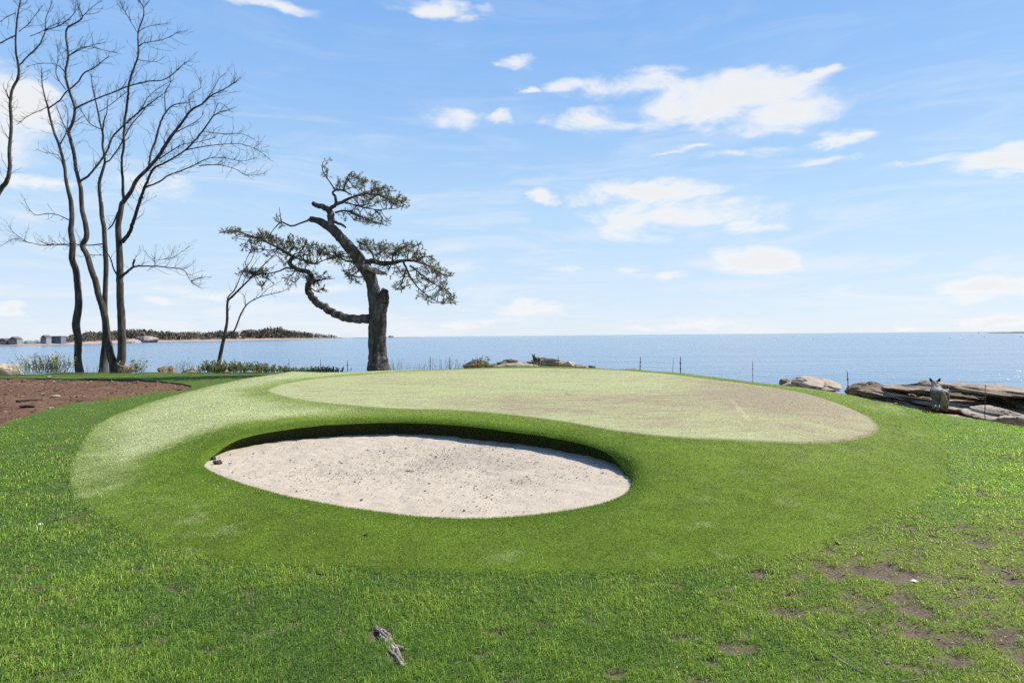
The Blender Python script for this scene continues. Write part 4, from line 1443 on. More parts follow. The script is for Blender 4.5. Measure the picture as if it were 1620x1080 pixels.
spec = [(328, 0.50, 'dark bushy plant at the left end of the leafy row'), (341, 0.55, 'leafy plant at the foot of the small leaning bare tree'), (362, 0.52, 'bright leafy plant just right of the leaning bare tree foot'), (381, 0.5, 'tall leafy plant behind the pale slanting rock'), (400, 0.46, 'reddish leafy plant in the middle of the row'), (418, 0.42, 'greyish leafy plant left of the first tall stake'), (437, 0.34, 'low leafy plant just before the first tall stake'), (459, 0.28, 'small plant around the first tall stake'), (482, 0.24, 'low plant between the first and second tall stakes'), (508, 0.28, 'rounded plant at the foot of the second tall stake'), (521, 0.24, 'last small plant at the right end of the leafy row')]
for k_, (px, h_, lb) in enumerate(spec):
    pal = OLIVE + GREENS if k_ % 3 else GREENS + [(0.19, 0.13, 0.07)]
    plant('leafy_plant', lb, 'plant', gp(px, 589.3), 30, h_ * 1.2, 0.72, True, 24, 0.085, pal, seed=20 + k_, group=gs, sr=0.008, depth=0.5)
gd = 'clumps of bare stems behind the green'
for k_, (px, py, n_, h_, sp, lb) in enumerate([(631, 584, 34, 0.62, 0.75, 'clump of dry stems just right of the pine trunk'), (662, 583, 10, 0.4, 0.4, 'few short dry stems left of a dark stake'), (694, 582.3, 24, 0.62, 0.7, 'clump of dry stems between two dark stakes behind the green'), (722, 581.5, 22, 0.55, 0.7, 'dry stems just right of the second dark stake past the pine'), (741, 580.5, 14, 0.3, 0.5, 'short dry tuft left of the brown rough rock')]):
    plant('dry_weed', lb, 'weed', gp(px, py, -0.05), n_, h_, sp, False, 0, stem='dead_stem', seed=40 + k_, group=gd, sr=0.008)
plant('leafy_plant', 'single green sprig growing beside the brown rough rock', 'plant', gp(761, 580), 9, 0.6, 0.25, True, 16, 0.09, GREENS, seed=60, sr=0.01)

# ------------------------------------------------------------------ fence stakes and string
gst = 'thin stakes of the string fence along the lawn edge'
stakes = [(457, 567, 589, 1.0, 'dark stake standing in the leafy row, leftmost of the stakes'), (507, 568, 589, 1.0, 'dark stake at the right end of the leafy row'), (550, 570, 588, 1.2, 'dark stake first left of the pine trunk'), (555, 581, 588, 1.0, 'stub of a stake beside the one left of the pine'), (680.5, 563.5, 583.5, 1.2, 'dark stake first right of the pine trunk'), (711.6, 564, 582.5, 1.2, 'dark stake second right of the pine trunk'), (752.7, 560, 581, 0.5, 'very thin stake rising behind the brown rough rock'), (755.5, 565, 580, 1.0, 'short stake touching the leafy sprig by the brown rock'), (843.8, 560, 578.5, 0.5, 'hair thin stake just left of the distant brown coyote'), (883, 562, 579, 1.1, 'dark stake among the pale rocks right of the distant coyote'), (1012.6, 564, 584, 1.3, 'thick dark stake alone on the crest right of the distant rocks'), (1064.5, 566, 587.5, 0.6, 'thin pale stake just left of a thicker dark one'), (1076.4, 564, 588.5, 1.4, 'thickest dark stake at the back right of the green'), (1191, 571, 600.5, 0.7, 'thin stake left of the smooth pale slab'), (1342, 586.5, 618, 0.9, 'thin leaning stake between the pale slab and the brown boulder'), (1558, 608, 657, 1.0, 'tall thin stake in front of the ledges, right of the grey coyote')]
tops = []
for px, yt, yb, wf, lb in stakes:
    p = G(px, yb)
    tp = PD(px, yt, p[1])
    mb = MB()
    dx = 0.06 * (tp[2] - p[2]) if px == 1342 else random.uniform(-0.02, 0.02)
    q = np.array([p - (dx, 0, 0.12), p, (p * 0.4 + tp * 0.6) - (dx * 0.4, 0, 0), tp - (dx, 0, 0)])
    rr_ = 0.0125 * wf * (1 if p[1] > 15 else 0.55)
    mb.tube(q, np.array([rr_, rr_, rr_, rr_ * 0.8]), 8, True)
    root = empty('fence_stake', p, lb, 'stake', gst)
    mb.build('rod', M['stake'], root)
    hh_ = tp[2] - p[2]
    for f_ in ((0.25, 0.58) if hh_ > 0.3 else (0.6,)):
        cp = MB()
        c = p + (tp - p) * f_ - np.array((dx * f_, 0, 0))
        cp.tube(np.array([c - (0, 0.0, rr_ * 2.2), c, c + (0, 0.0, rr_ * 2.2)]), np.array([rr_ * 1.2, rr_ * 1.8, rr_ * 1.2]), 8, True)
        cp.build('clip', M['stake'], root)
    if hh_ > 0.4 and wf > 0.55:
        tops.append((p, tp))
mbs = [MB(), MB()]
for (a, ta), (b_, tb) in zip(tops[:-1], tops[1:]):
    for k_, f_ in enumerate((0.58, 0.25)):
        u, v = a + (ta - a) * f_, b_ + (tb - b_) * f_
        tt = np.linspace(0, 1, 9)[:, None]
        q = u + (v - u) * tt
        q[:, 2] -= 0.04 * (4 * tt[:, 0] * (1 - tt[:, 0])) * min(1, np.linalg.norm(u - v) / 6)
        mbs[k_].tube(q, 0.0022, 4, False)
for k_, lb in enumerate(('upper white string of the fence, strung from stake to stake', 'lower white string of the fence, strung near the ground')):
    o = mbs[k_].build('fence_string', M['string'], None, origin=tops[0][0])
    tag(o, lb, 'string')

# ------------------------------------------------------------------ coyotes
def coyote(base, head, scale, label, tones, seed, head_turn=0.0):
    mbt = MB()

    def limb(L):
        p = catmull(np.array([np.r_[q, w_] for q, w_ in L]), 5)
        rr_ = p[:, 3]
        d0, d1 = p[0, :3] - p[1, :3], p[-1, :3] - p[-2, :3]
        d0, d1 = d0 / np.linalg.norm(d0), d1 / np.linalg.norm(d1)
        P_ = np.concatenate([[p[0, :3] + d0 * rr_[0] * 0.8], [p[0, :3] + d0 * rr_[0] * 0.5], p[:, :3], [p[-1, :3] + d1 * rr_[-1] * 0.5], [p[-1, :3] + d1 * rr_[-1] * 0.8]])
        mbt.tube(P_, np.r_[rr_[0] * 0.45, rr_[0] * 0.8, rr_, rr_[-1] * 0.8, rr_[-1] * 0.45], 16, True)
    limb([((0, -0.24, 0.415), 0.085), ((0, -0.12, 0.415), 0.098), ((0, 0.02, 0.405), 0.10), ((0, 0.16, 0.405), 0.115), ((0, 0.26, 0.44), 0.095)])
    limb([((0, 0.20, 0.45), 0.085), ((0, 0.28, 0.50), 0.075), ((0, 0.35, 0.56), 0.062), ((0, 0.42, 0.605), 0.058)])
    limb([((0, 0.40, 0.605), 0.062), ((0, 0.46, 0.597), 0.052), ((0, 0.50, 0.58), 0.036), ((0, 0.56, 0.565), 0.025), ((0, 0.60, 0.558), 0.018)])
    for sx in (-1, 1):
        limb([((sx * 0.035, -0.20, 0.41), 0.075), ((sx * 0.055, -0.21, 0.33), 0.072), ((sx * 0.064, -0.175, 0.25), 0.050), ((sx * 0.066, -0.235, 0.185), 0.03), ((sx * 0.066, -0.275, 0.14), 0.023), ((sx * 0.066, -0.262, 0.06), 0.021), ((sx * 0.066, -0.255, 0.022), 0.023), ((sx * 0.066, -0.20, 0.016), 0.022)])
        limb([((sx * 0.04, 0.18, 0.40), 0.06), ((sx * 0.052, 0.17, 0.32), 0.052), ((sx * 0.058, 0.15, 0.24), 0.034), ((sx * 0.058, 0.172, 0.13), 0.023), ((sx * 0.058, 0.165, 0.05), 0.019), ((sx * 0.058, 0.17, 0.022), 0.022), ((sx * 0.058, 0.215, 0.016), 0.021)])
    limb([((0, -0.26, 0.435), 0.045), ((0.003, -0.325, 0.405), 0.036), ((0.008, -0.365, 0.33), 0.042), ((0.012, -0.385, 0.23), 0.050), ((0.012, -0.385, 0.15), 0.040), ((0.010, -0.375, 0.085), 0.015)])
    tm = mesh_np('coyote_skin', np.concatenate(mbt.V), np.concatenate(mbt.Q), np.concatenate(mbt.T))
    tmp = bpy.data.objects.new('coyote_skin', tm)
    C.objects.link(tmp)
    rm = tmp.modifiers.new('union', 'REMESH')
    rm.mode = 'VOXEL'
    rm.voxel_size = 0.009
    sm_ = tmp.modifiers.new('soften', 'SMOOTH')
    sm_.factor, sm_.iterations = 0.5, 6
    dg = bpy.context.evaluated_depsgraph_get()
    em = bpy.data.meshes.new_from_object(tmp.evaluated_get(dg))
    bpy.data.objects.remove(tmp)
    bpy.data.meshes.remove(tm)
    V = np.zeros(len(em.vertices) * 3)
    em.vertices.foreach_get('co', V)
    V = V.reshape(-1, 3)
    F = [list(p.vertices) for p in em.polygons]
    Qs = [f for f in F if len(f) == 4]
    Ts = [f for f in F if len(f) == 3]
    V = V * np.array((1.32, 1.0, 1.0))
    vn = np.zeros(len(em.vertices) * 3)
    em.vertices.foreach_get('normal', vn)
    V = V + vn.reshape(-1, 3) * (fbm(V * np.array((38, 38, 14)), 3, seed) * 0.016 + fbm(V * 9, 2, seed + 2) * 0.012)[:, None]
    x_, y_, z_ = V.T
    back, grey, tan, dark, pale = [np.array(t_) for t_ in tones]
    c = np.tile(grey, (len(V), 1))
    w_ = ss(0.43, 0.50, z_)[:, None]
    c = c * (1 - w_) + back * w_  # paler upper body: the sunlit back is put into the fur colour
    w_ = (ss(0.28, 0.1, z_) * (y_ > -0.315))[:, None]
    c = c * (1 - w_) + pale * w_
    w_ = (ss(-0.315, -0.34, y_))[:, None]
    c = c * (1 - w_) + tan * w_
    w_ = (ss(0.15, 0.07, z_) * (y_ < -0.33))[:, None]
    c = c * (1 - w_) + dark * w_
    w_ = ss(0.46, 0.56, y_)[:, None]
    c = c * (1 - w_) + tan * w_
    w_ = ss(0.58, 0.6, y_)[:, None]
    c = c * (1 - w_) + dark * w_
    c = c * (1 + 0.35 * fbm(V * 14, 3, seed + 5))[:, None]
    rot = np.array(Matrix.Rotation(head, 3, 'Z'))
    base = np.array(base)
    tr = lambda P: (np.asarray(P) * scale) @ rot.T + base
    body = mk('coyote', tr(V), Qs or None, Ts or None, M['fur'], origin=base, cols=c)
    tag(body, label, 'coyote')
    for sx in (-1, 1):
        mb = MB()
        b_ = np.array((sx * 0.062, 0.405, 0.635))
        tip = np.array((sx * 0.108, 0.41, 0.735))
        ring = []
        for t_, w2 in ((0, 0.034), (0.35, 0.036), (0.7, 0.022), (1, 0.003)):
            cc_ = b_ + (tip - b_) * t_
            for a in np.linspace(0, 2 * math.pi, 9)[:-1]:
                ring.append(cc_ + np.array((math.cos(a) * w2, math.sin(a) * w2 * 0.4, 0)))
        Qe = [(k_ * 8 + j_, k_ * 8 + (j_ + 1) % 8, k_ * 8 + 8 + (j_ + 1) % 8, k_ * 8 + 8 + j_) for k_ in range(3) for j_ in range(8)]
        mb.add(tr(ring), Qe, None, dark)
        mb.build('ear', M['fur'], body)
        ey = MB()
        cpt = np.array((sx * 0.054, 0.468, 0.605))
        th = np.linspace(0, 2 * math.pi, 7)[:-1]
        P_ = [cpt + np.array((0, 0, 0.009))] + [cpt + np.array((math.cos(a) * 0.009, math.sin(a) * 0.009, 0)) for a in th] + [cpt - np.array((0, 0, 0.009))]
        ey.add(tr(P_), None, [(0, 1 + j_, 1 + (j_ + 1) % 6) for j_ in range(6)] + [(7, 1 + (j_ + 1) % 6, 1 + j_) for j_ in range(6)], np.array((0.02, 0.015, 0.01)))
        ey.build('eye', M['fur'], body)
    return body


cp = np.array(gp(1486, 647.5))
coyote(cp, -R(25), 0.9, 'grey coyote with pricked ears and bushy tan tail, facing the sea at right', [(0.33, 0.30, 0.26), (0.125, 0.112, 0.10), (0.25, 0.165, 0.08), (0.03, 0.025, 0.022), (0.15, 0.135, 0.12)], 3)
cp = np.array(gp(849, 577.8))
coyote(cp, R(150), 0.8, 'small dark brown coyote standing far off among the rocks behind the green', [(0.15, 0.10, 0.07), (0.10, 0.065, 0.045), (0.16, 0.10, 0.06), (0.03, 0.022, 0.018), (0.34, 0.28, 0.22)], 4)

# ------------------------------------------------------------------ small things on the ground
def stone(label, px, py, s_, col_mat, seed, zf=H_lawn, name='stone', cat='stone', group=None, fl=0.6):
    p = G(px, py)
    p[2] = float(zf(np.array([p[0]]), np.array([p[1]]))[0]) + s_ * fl * 0.25
    return rock(label, p, (s_ * 1.2, s_, s_ * fl), col_mat, seed, name=name, cat=cat, group=group)


M['clod'] = plain_mat('dark_clod', (0.06, 0.045, 0.035), 0.95, 0.1, 0.5, 30, 0.02)
M['shell'] = plain_mat('white_shell', (0.7, 0.68, 0.64), 0.5, 0.3, 0.08)
for px, py, s_, lb in ((344, 731, 0.10, 'lower dark clod at the left tip of the bunker sand'), (337, 724, 0.08, 'upper dark clod at the left tip of the bunker sand')):
    p = PZ(px, py, 0.03)
    p[2] = float(H_sand(p[0], p[1])) + 0.02
    rock(lb, p, (s_ * 1.3, s_, s_ * 0.7), M['clod'], int(px), rough=0.12, name='soil_clod', cat='clod')
stone('white shell fragment in the grass at left, below the soil bed', 63, 830, 0.045, M['shell'], 61, name='shell_fragment', cat='shell', fl=0.4)
stone('pale flat pebble on the bare patch at right', 1446, 919, 0.04, M['shell'], 62, name='pebble', cat='pebble', fl=0.4)
stone('brown pinecone sized lump at the turf edge front right', 1323, 860, 0.035, M['clod'], 63, name='soil_clod', cat='clod')
stone('pale chip lying in the grass bottom right', 1402, 1046, 0.03, M['rock_pale'], 64, name='pebble', cat='pebble')
stone('brown bit on the turf above the exposed root', 419 / 3.52 + 460, 855, 0.04, M['clod'], 65, zf=H_turf, name='soil_clod', cat='clod')
for px, py, s_, lb in ((88, 627, 0.22, 'pale stone near the middle of the soil bed'), (42, 643, 0.34, 'dark lump of earth beside the stick in the soil bed'), (80, 643, 0.16, 'pale flat stone below the stick in the soil bed'), (245, 622, 0.2, 'pale chip at the right front rim of the soil bed'), (78, 598, 0.3, 'small pale stone at the back rim of the soil bed')):
    stone(lb, px, py, s_, M['clod'] if 'dark' in lb else M['rock_pale'], int(px * 3), zf=z_soil if py > 600 else H_lawn, name='stone', group='stones in and around the soil bed', fl=0.4)

mb = MB()
a = G(25, 637)
b_ = G(66, 634)
q = wander(a, b_ - a, np.linalg.norm(b_ - a) * 1.1, 8, np.random.default_rng(5), 0, 0.12)
q[:, 2] = z_soil(q[:, 0], q[:, 1]) + 0.035
mb.tube(q, np.linspace(0.035, 0.015, len(q)), 6)
tag(mb.build('fallen_branch', M['twig'], None, origin=a), 'dark fallen branch lying across the soil bed', 'branch')


def ground_stick(label, L, r0, mat, name, cat, lift=0.5):
    pts_ = catmull([G(px, py) for px, py in L], 5)
    pts_[:, 2] = H_lawn(pts_[:, 0], pts_[:, 1]) + r0 * lift
    mb_ = MB()
    mb_.tube(pts_, np.linspace(r0, r0 * 0.45, len(pts_)), 7, True, rough=r0 * 0.35)
    tag(mb_.build(name, mat, None, origin=pts_[0]), label, cat)


root = empty('exposed_root', G(608, 1008), 'bleached splintered root breaking through the grass at the bottom', 'root')
rr9 = np.random.default_rng(12)
for L, r0, k_n in (([(586, 986), (600, 997), (611, 1008), (618, 1020), (626, 1034), (638, 1053)], 0.0085, 7), ([(620, 1024), (634, 1022), (652, 1027)], 0.006, 4)):
    mb = MB()
    base_ = catmull([G(*p_) for p_ in L], 8)
    for k_ in range(k_n):
        i0 = int(rr9.integers(0, max(1, len(base_) // 3)))
        i1 = len(base_) - int(rr9.integers(0, max(1, len(base_) // 3)))
        pts_ = base_[i0:i1] + np.array((rr9.normal(0, 0.014), rr9.normal(0, 0.010), 0))
        m_ = len(pts_)
        pts_ = pts_ + np.column_stack([0.010 * n2(np.arange(m_) * 0.31 + k_ * 9, np.zeros(m_), 1.0, 2, 5), 0.008 * n2(np.arange(m_) * 0.31 + k_ * 7, np.zeros(m_), 1.0, 2, 6), np.zeros(m_)])
        pts_[:, 2] = H_lawn(pts_[:, 0], pts_[:, 1]) - r0 * 0.45 + 0.010 * n2(np.arange(m_) * 0.27 + k_ * 5, np.zeros(m_), 1.0, 2, 7)
        mb.tube(pts_, r0 * (0.9 + 0.55 * n2(np.arange(m_) * 0.4 + k_ * 3, np.zeros(m_), 1.0, 2, 8)), 9, True, rough=r0 * 0.3, seed=k_)
    mb.build('root_limb', M['dead_wood'], root)
ground_stick('pale curved twig lying in the grass bottom right', [(1315, 1034), (1330, 1044), (1345, 1052), (1366, 1063)], 0.006, M['dead_wood'], 'fallen_twig', 'twig')
ground_stick('short pale twig at the bottom edge of the lawn', [(1425, 1078), (1440, 1076), (1455, 1073)], 0.005, M['dead_wood'], 'fallen_twig', 'twig')
ground_stick('dark twig with pale end near the right edge of the lawn', [(1585, 903), (1596, 907), (1612, 912)], 0.007, M['dead_wood'], 'fallen_twig', 'twig')
ground_stick('tiny pale twig on the grass right of the turf corner', [(1567, 913), (1572, 917), (1577, 922)], 0.006, M['dead_wood'], 'fallen_twig', 'twig')
r = np.random.default_rng(88)
x = rng.uniform(-4, 6, 9000)
y = rng.uniform(2.2, 5.2, 9000)
k = (sO(x, y) < -0.05) & (rng.uniform(0, 1, len(x)) < 0.05 + 0.8 * bare(x, y) + 0.4 * worn(x, y))
x, y = x[k], y[k]
tag(chips('lawn_litter', x, y, H_lawn(x, y) + 0.012, rng.uniform(0.003, 0.010, len(x)), np.where(rng.uniform(0, 1, (len(x), 1)) > 0.5, np.array((0.34, 0.27, 0.19)), np.array((0.10, 0.07, 0.05))) * rng.uniform(0.7, 1.3, (len(x), 1)), M['soil']), 'dry chips and crumbs of earth on the worn lawn at front right', 'litter', kind='stuff')

# ------------------------------------------------------------------ far shore
def hor(px):
    return 531 - 0.009 * (px - 810)


sh = np.array([(-260, 550.5), (-60, 548), (0, 546.8), (60, 546.2), (110, 545.2), (160, 543.6), (200, 542.3), (260, 541.2), (330, 540), (400, 538.6), (460, 537.4), (510, 536.4), (536, 535.8), (548, 535.5)])
top = np.array([(-260, 533), (-60, 537), (0, 538), (20, 537), (60, 536), (100, 533), (112, 528), (130, 524), (165, 523), (190, 521), (205, 520), (225, 519.5), (245, 522), (275, 524), (300, 523), (345, 522.5), (375, 522), (400, 520), (425, 517.5), (440, 517.5), (455, 520), (470, 522), (500, 526), (530, 529), (536, 531.5), (548, 534)])
us = np.linspace(-250, 546, 200)
shy = np.interp(us, sh[:, 0], sh[:, 1])
D = (EYE - WATER) * FPX / (shy - np.array([hor(u) for u in us]))
land_h = np.interp(us, [-250, 0, 100, 200, 300, 420, 500, 540, 546], [2.5, 2.2, 4, 6.5, 6, 7.5, 5, 3, 0.5])
prof = [(-0.02, -1.2), (0.0, -0.1), (0.012, 0.12), (0.03, 0.28), (0.06, 0.6), (0.12, 1.0), (0.2, 1.0), (0.3, -0.5)]
rows, cols_ = [], []
for dk, hk in prof:
    Yk = D * (1 + dk)
    zz = np.where(hk > 0, WATER + land_h * hk, WATER + hk * 3)
    P = np.array([PD(u, 540, a) for u, a in zip(us, Yk)])
    nz = n2(us, np.full_like(us, dk * 900), 16, 4, 200) * 0.35
    P[:, 2] = zz + (nz if 0 < hk else 0)
    rows.append(P)
    if dk <= 0.012:
        c = np.tile(np.array((0.13, 0.10, 0.08)) if dk < 0.0 else np.array((0.23, 0.19, 0.16)), (len(us), 1))
    elif dk <= 0.03:
        c = np.tile(np.array((0.34, 0.28, 0.235)), (len(us), 1))
    else:
        c = np.tile(np.array((0.17, 0.13, 0.09)), (len(us), 1))
    cols_.append(c)
n = len(us)
V = np.concatenate(rows)
i = np.arange(len(rows) - 1)[:, None] * n
j = np.arange(n - 1)[None, :]
Q = np.stack([i + j, i + j + 1, i + n + j + 1, i + n + j], -1).reshape(-1, 4)
tag(mk('far_headland', V, Q, None, M['far_land'], cols=np.concatenate(cols_)), kind='structure')


def far_height(u, dk):
    lh = float(np.interp(u, us, land_h))
    return WATER + lh * float(np.interp(dk, [p_[0] for p_ in prof], [max(p_[1], 0) for p_ in prof]))


r = np.random.default_rng(99)
VT, CT = [], []


def crown(c, w_, h_, col_, k):
    a = r.normal(0, 1, (k, 3))
    a /= np.linalg.norm(a, axis=1)[:, None]
    a *= r.uniform(0.35, 1.0, (k, 1)) ** 0.5
    P = c + a * np.array((w_ / 2, w_ / 2, h_ / 2))
    s_ = w_ * 0.17 * r.uniform(0.5, 1.3, (k, 1, 1))
    o = r.normal(0, 1, (k, 3, 3)) * s_ * 0.8
    VT.append((P[:, None, :] + o).reshape(-1, 3))
    CT.append(np.repeat(col_ * r.uniform(0.7, 1.3, (k, 1)), 3, 0))


TONES = [np.array((0.041, 0.049, 0.034)), np.array((0.075, 0.064, 0.053)), np.array((0.112, 0.086, 0.071)), np.array((0.056, 0.060, 0.041)), np.array((0.098, 0.090, 0.056))]
for u in np.concatenate([r.uniform(100, 540, 900), r.uniform(30, 100, 26), r.uniform(-240, 0, 60)]):
    lay = r.uniform(0, 1)
    dk = 0.04 + 0.11 * lay
    Dk = float(np.interp(u, us, D)) * (1 + dk)
    zg = far_height(u, dk)
    ytop = float(np.interp(u, top[:, 0], top[:, 1])) + r.exponential(1.6) + (1 - lay) * 7 * r.uniform(0.3, 1)
    ztop = PD(u, ytop, Dk)[2]
    hgt = max(ztop - zg, 1.5)
    base = PD(u, 540, Dk)
    base[2] = zg
    w_ = hgt * r.uniform(0.45, 0.85)
    ti = r.choice(5, p=[0.28, 0.24, 0.22, 0.16, 0.10]) if u > 100 else r.choice(5, p=[0.5, 0.1, 0.1, 0.3, 0])
    crown(base + np.array((0, 0, hgt * 0.6)), w_, hgt * 0.85, TONES[ti] * 1.35, 46)
    if r.uniform() < 0.8:
        crown(base + np.array((r.normal(0, w_ * 0.4), 0, hgt * 0.3)), w_ * 0.9, hgt * 0.6, TONES[r.choice([1, 2])] * 1.3, 20)
V = np.concatenate(VT)
tag(mk('far_wood', V, None, np.arange(len(V)).reshape(-1, 3), M['far_tree'], cols=np.concatenate(CT), smooth=False), 'mixed dark pines and bare brown trees covering the far headland', 'wood', kind='stuff')

# pinkish bare outcrop on the headland shore
for cx, yt, yb, w_, lb in ((222, 531.5, 541.5, 56, 'wide pinkish rock dome on the far headland shore'), (196, 535, 542.5, 36, 'smaller pale rock shelf left of the pinkish dome across the water')):
    Yk = float(np.interp(cx, us, D)) * 1.006
    a, b_ = PD(cx, yt, Yk), PD(cx, yb, Yk)
    M.setdefault('rock_far', rock_mat('far_granite', (0.255, 0.203, 0.173), (0.338, 0.277, 0.240), (0.413, 0.345, 0.300), 0.04, 0.3))
    rock(lb, (a[0], Yk + 8, b_[2]), (w_ / FPX * Yk, 26, (a[2] - b_[2]) * 2), M['rock_far'], int(cx), planes=8, rough=0.05, name='rock_outcrop', cat='outcrop', group='pale outcrops across the water')

# houses across the water
M['h_grey'] = plain_mat('grey_shingle', (0.128, 0.143, 0.165), 0.9, 0.1, 0.15, 0.6)
M['h_pale'] = plain_mat('pale_clapboard', (0.203, 0.206, 0.214), 0.9, 0.1, 0.1, 0.6)
M['h_roof'] = plain_mat('dark_roof', (0.10, 0.105, 0.12), 0.9, 0.1, 0.2, 0.6)
M['h_win'] = plain_mat('house_window', (0.03, 0.035, 0.045), 0.2, 0.5, 0.1, 0.6)


def boxmb(mb, x0, x1, y0, y1, z0, z1_):
    V_ = [(x0, y0, z0), (x1, y0, z0), (x1, y1, z0), (x0, y1, z0), (x0, y0, z1_), (x1, y0, z1_), (x1, y1, z1_), (x0, y1, z1_)]
    mb.add(V_, [(0, 3, 2, 1), (4, 5, 6, 7), (0, 1, 5, 4), (1, 2, 6, 5), (2, 3, 7, 6), (3, 0, 4, 7)])


def gable(mb, x0, x1, y0, y1, z0, z1_, ov=0.4):
    xm = (x0 + x1) / 2
    V_ = [(x0 - ov, y0 - ov, z0), (x1 + ov, y0 - ov, z0), (x1 + ov, y1 + ov, z0), (x0 - ov, y1 + ov, z0), (xm, y0 - ov, z1_), (xm, y1 + ov, z1_)]
    mb.add(V_, [(0, 4, 5, 3), (1, 2, 5, 4), (3, 2, 1, 0)], [(0, 1, 4), (2, 3, 5)])


def house(label, blocks, wall, roofm='gable'):
    x0p, x1p, yt, ye, yb = blocks[0]
    cx = (x0p + x1p) / 2
    Yk = float(np.interp(cx, us, D)) * 1.035
    base = PD(cx, yb, Yk)
    root_ = empty('house', base, label, 'house', 'houses on the far shore at left')
    for (x0p, x1p, yt, ye, yb) in blocks:
        a, b_ = PD(x0p, yb, Yk), PD(x1p, yb, Yk)
        ze, zt = PD(cx, ye, Yk)[2], PD(cx, yt, Yk)[2]
        dep = max((b_[0] - a[0]) * 0.6, 6)
        w_, rf_ = MB(), MB()
        boxmb(w_, a[0], b_[0], Yk, Yk + dep, a[2] - 2.5, ze)
        w_.build('wall', wall, root_, smooth=False)
        if roofm == 'gable' and zt > ze + 0.5:
            gable(rf_, a[0], b_[0], Yk, Yk + dep, ze + 0.01, zt)
        else:
            boxmb(rf_, a[0] - 0.3, b_[0] + 0.3, Yk - 0.3, Yk + dep + 0.3, ze + 0.01, max(zt, ze + 0.3))
        rf_.build('roof', M['h_roof'], root_, smooth=False)
        nw = 2
        for k_ in range(nw):
            wx = a[0] + (k_ + 0.5) / nw * (b_[0] - a[0])
            wm = MB()
            zc = (a[2] + ze) / 2 + 0.2
            boxmb(wm, wx - 0.7, wx + 0.7, Yk - 0.06, Yk + 0.02, zc - 0.7, zc + 0.6)
            wm.build('window', M['h_win'], root_, smooth=False)


house('low pale cottage with dark roof at the far left across the water', [(-3, 9, 534.8, 538, 541)], M['h_pale'])
house('pale house with steep grey roof across the water, second from left', [(13.5, 27, 532.3, 536.5, 541)], M['h_pale'])
house('small pale house half hidden behind the large grey one', [(65, 73, 529.8, 533.5, 539)], M['h_pale'])
house('large blue grey flat roofed house of two blocks across the water', [(79, 96.5, 531.4, 532.2, 541.3), (64, 79, 535, 535.8, 541.3)], M['h_grey'], 'flat')

# low islets
def islet(name, u0, u1, yline, h_m, seed, colr):
    um = np.linspace(u0, u1, 60)
    ycl = np.interp(um, [u0, u1], yline)
    Di = (EYE - WATER) * FPX / (ycl - np.array([hor(u) for u in um]))
    Di = np.full_like(Di, Di.mean())
    env = np.sin(np.linspace(0, math.pi, 60)) ** 0.5
    hh_ = h_m * env * (0.65 + 0.5 * n2(um, um * 0, (u1 - u0) / 7, 4, seed))
    rws = []
    for dy, f_ in ((-12, -0.3), (0, 0.3), (10, 1.0), (22, 0.9), (40, -0.4)):
        P = np.array([PD(u, 540, d_) for u, d_ in zip(um, Di)])
        P[:, 1] += dy
        P[:, 2] = WATER + hh_ * f_
        rws.append(P)
    V_ = np.concatenate(rws)
    i_ = np.arange(4)[:, None] * 60
    j_ = np.arange(59)[None, :]
    Q_ = np.stack([i_ + j_, i_ + j_ + 1, i_ + 60 + j_ + 1, i_ + 60 + j_], -1).reshape(-1, 4)
    tag(mk(name, V_, Q_, None, M['far_land'], cols=np.tile(colr, (len(V_), 1))), kind='structure')
    return Di.mean()


Dr = islet('rocky_islet', 1573, 1660, (527.3, 526.4), 5.0, 300, np.array((0.07, 0.06, 0.055)))
Dl = islet('low_islet', 604, 666, (534.8, 534.4), 3.2, 301, np.array((0.24, 0.19, 0.16)))
islet('low_spit', 552, 592, (535.2, 534.8), 2.5, 302, np.array((0.12, 0.11, 0.11)))
VT, CT = [], []
for u in r.uniform(611, 627, 9):
    base = PD(u, 540, Dl + 14)
    base[2] = WATER + 2
    h_ = Dl / FPX * r.uniform(1.5, 3.4)
    crown(base + np.array((0, 0, h_ * 0.5)), h_ * 0.9, h_, TONES[0], 40)
V = np.concatenate(VT)
o = mk('far_thicket', V, None, np.arange(len(V)).reshape(-1, 3), M['far_tree'], cols=np.concatenate(CT), smooth=False)
tag(o, 'dark clump of trees on the low islet right of the pine trunk', 'thicket')

# lobster buoys
gb = 'small buoys floating on the sea at right'
for px, yb, s_, lb in ((1227.5, 535.0, 0.8, 'tiny dark buoy, leftmost of the row right of centre'), (1253, 533.6, 0.7, 'faint small buoy, second from left in the row'), (1286.5, 536.2, 1.0, 'dark stick buoy, third from left in the row'), (1502.7, 535.5, 1.1, 'dark upright buoy above the grey coyote'), (1525, 537.4, 0.7, 'faint low buoy right of the dark upright buoy'), (1537, 531.2, 0.9, 'pale tiny buoy close under the horizon at right'), (1548.5, 527.2, 1.4, 'dark far buoy right at the horizon'), (1557, 534.0, 1.0, 'grey buoy left of the rocky islet'), (1615, 533.6, 1.1, 'dark buoy below the rocky islet')):
    Yk = (EYE - WATER) * FPX / (yb - hor(px))
    p = PD(px, yb, Yk)
    p[2] = WATER
    k_ = s_ * Yk / FPX
    root_ = empty('lobster_buoy', p, lb, 'buoy', gb)
    fb, sp = MB(), MB()
    q = np.array([p + (0, 0, -0.2 * k_), p + (0, 0, 0.1 * k_), p + (0, 0, 0.7 * k_), p + (0, 0, 1.0 * k_)])
    fb.tube(q, np.array([0.25, 0.42, 0.36, 0.12]) * k_, 10)
    fb.build('float', M['buoy'], root_)
    sp.tube(np.array([p + (0, 0, 0.9 * k_), p + (0.03 * k_, 0, 2.1 * k_)]), 0.12 * k_, 6)
    sp.build('spindle', M['buoy'], root_)

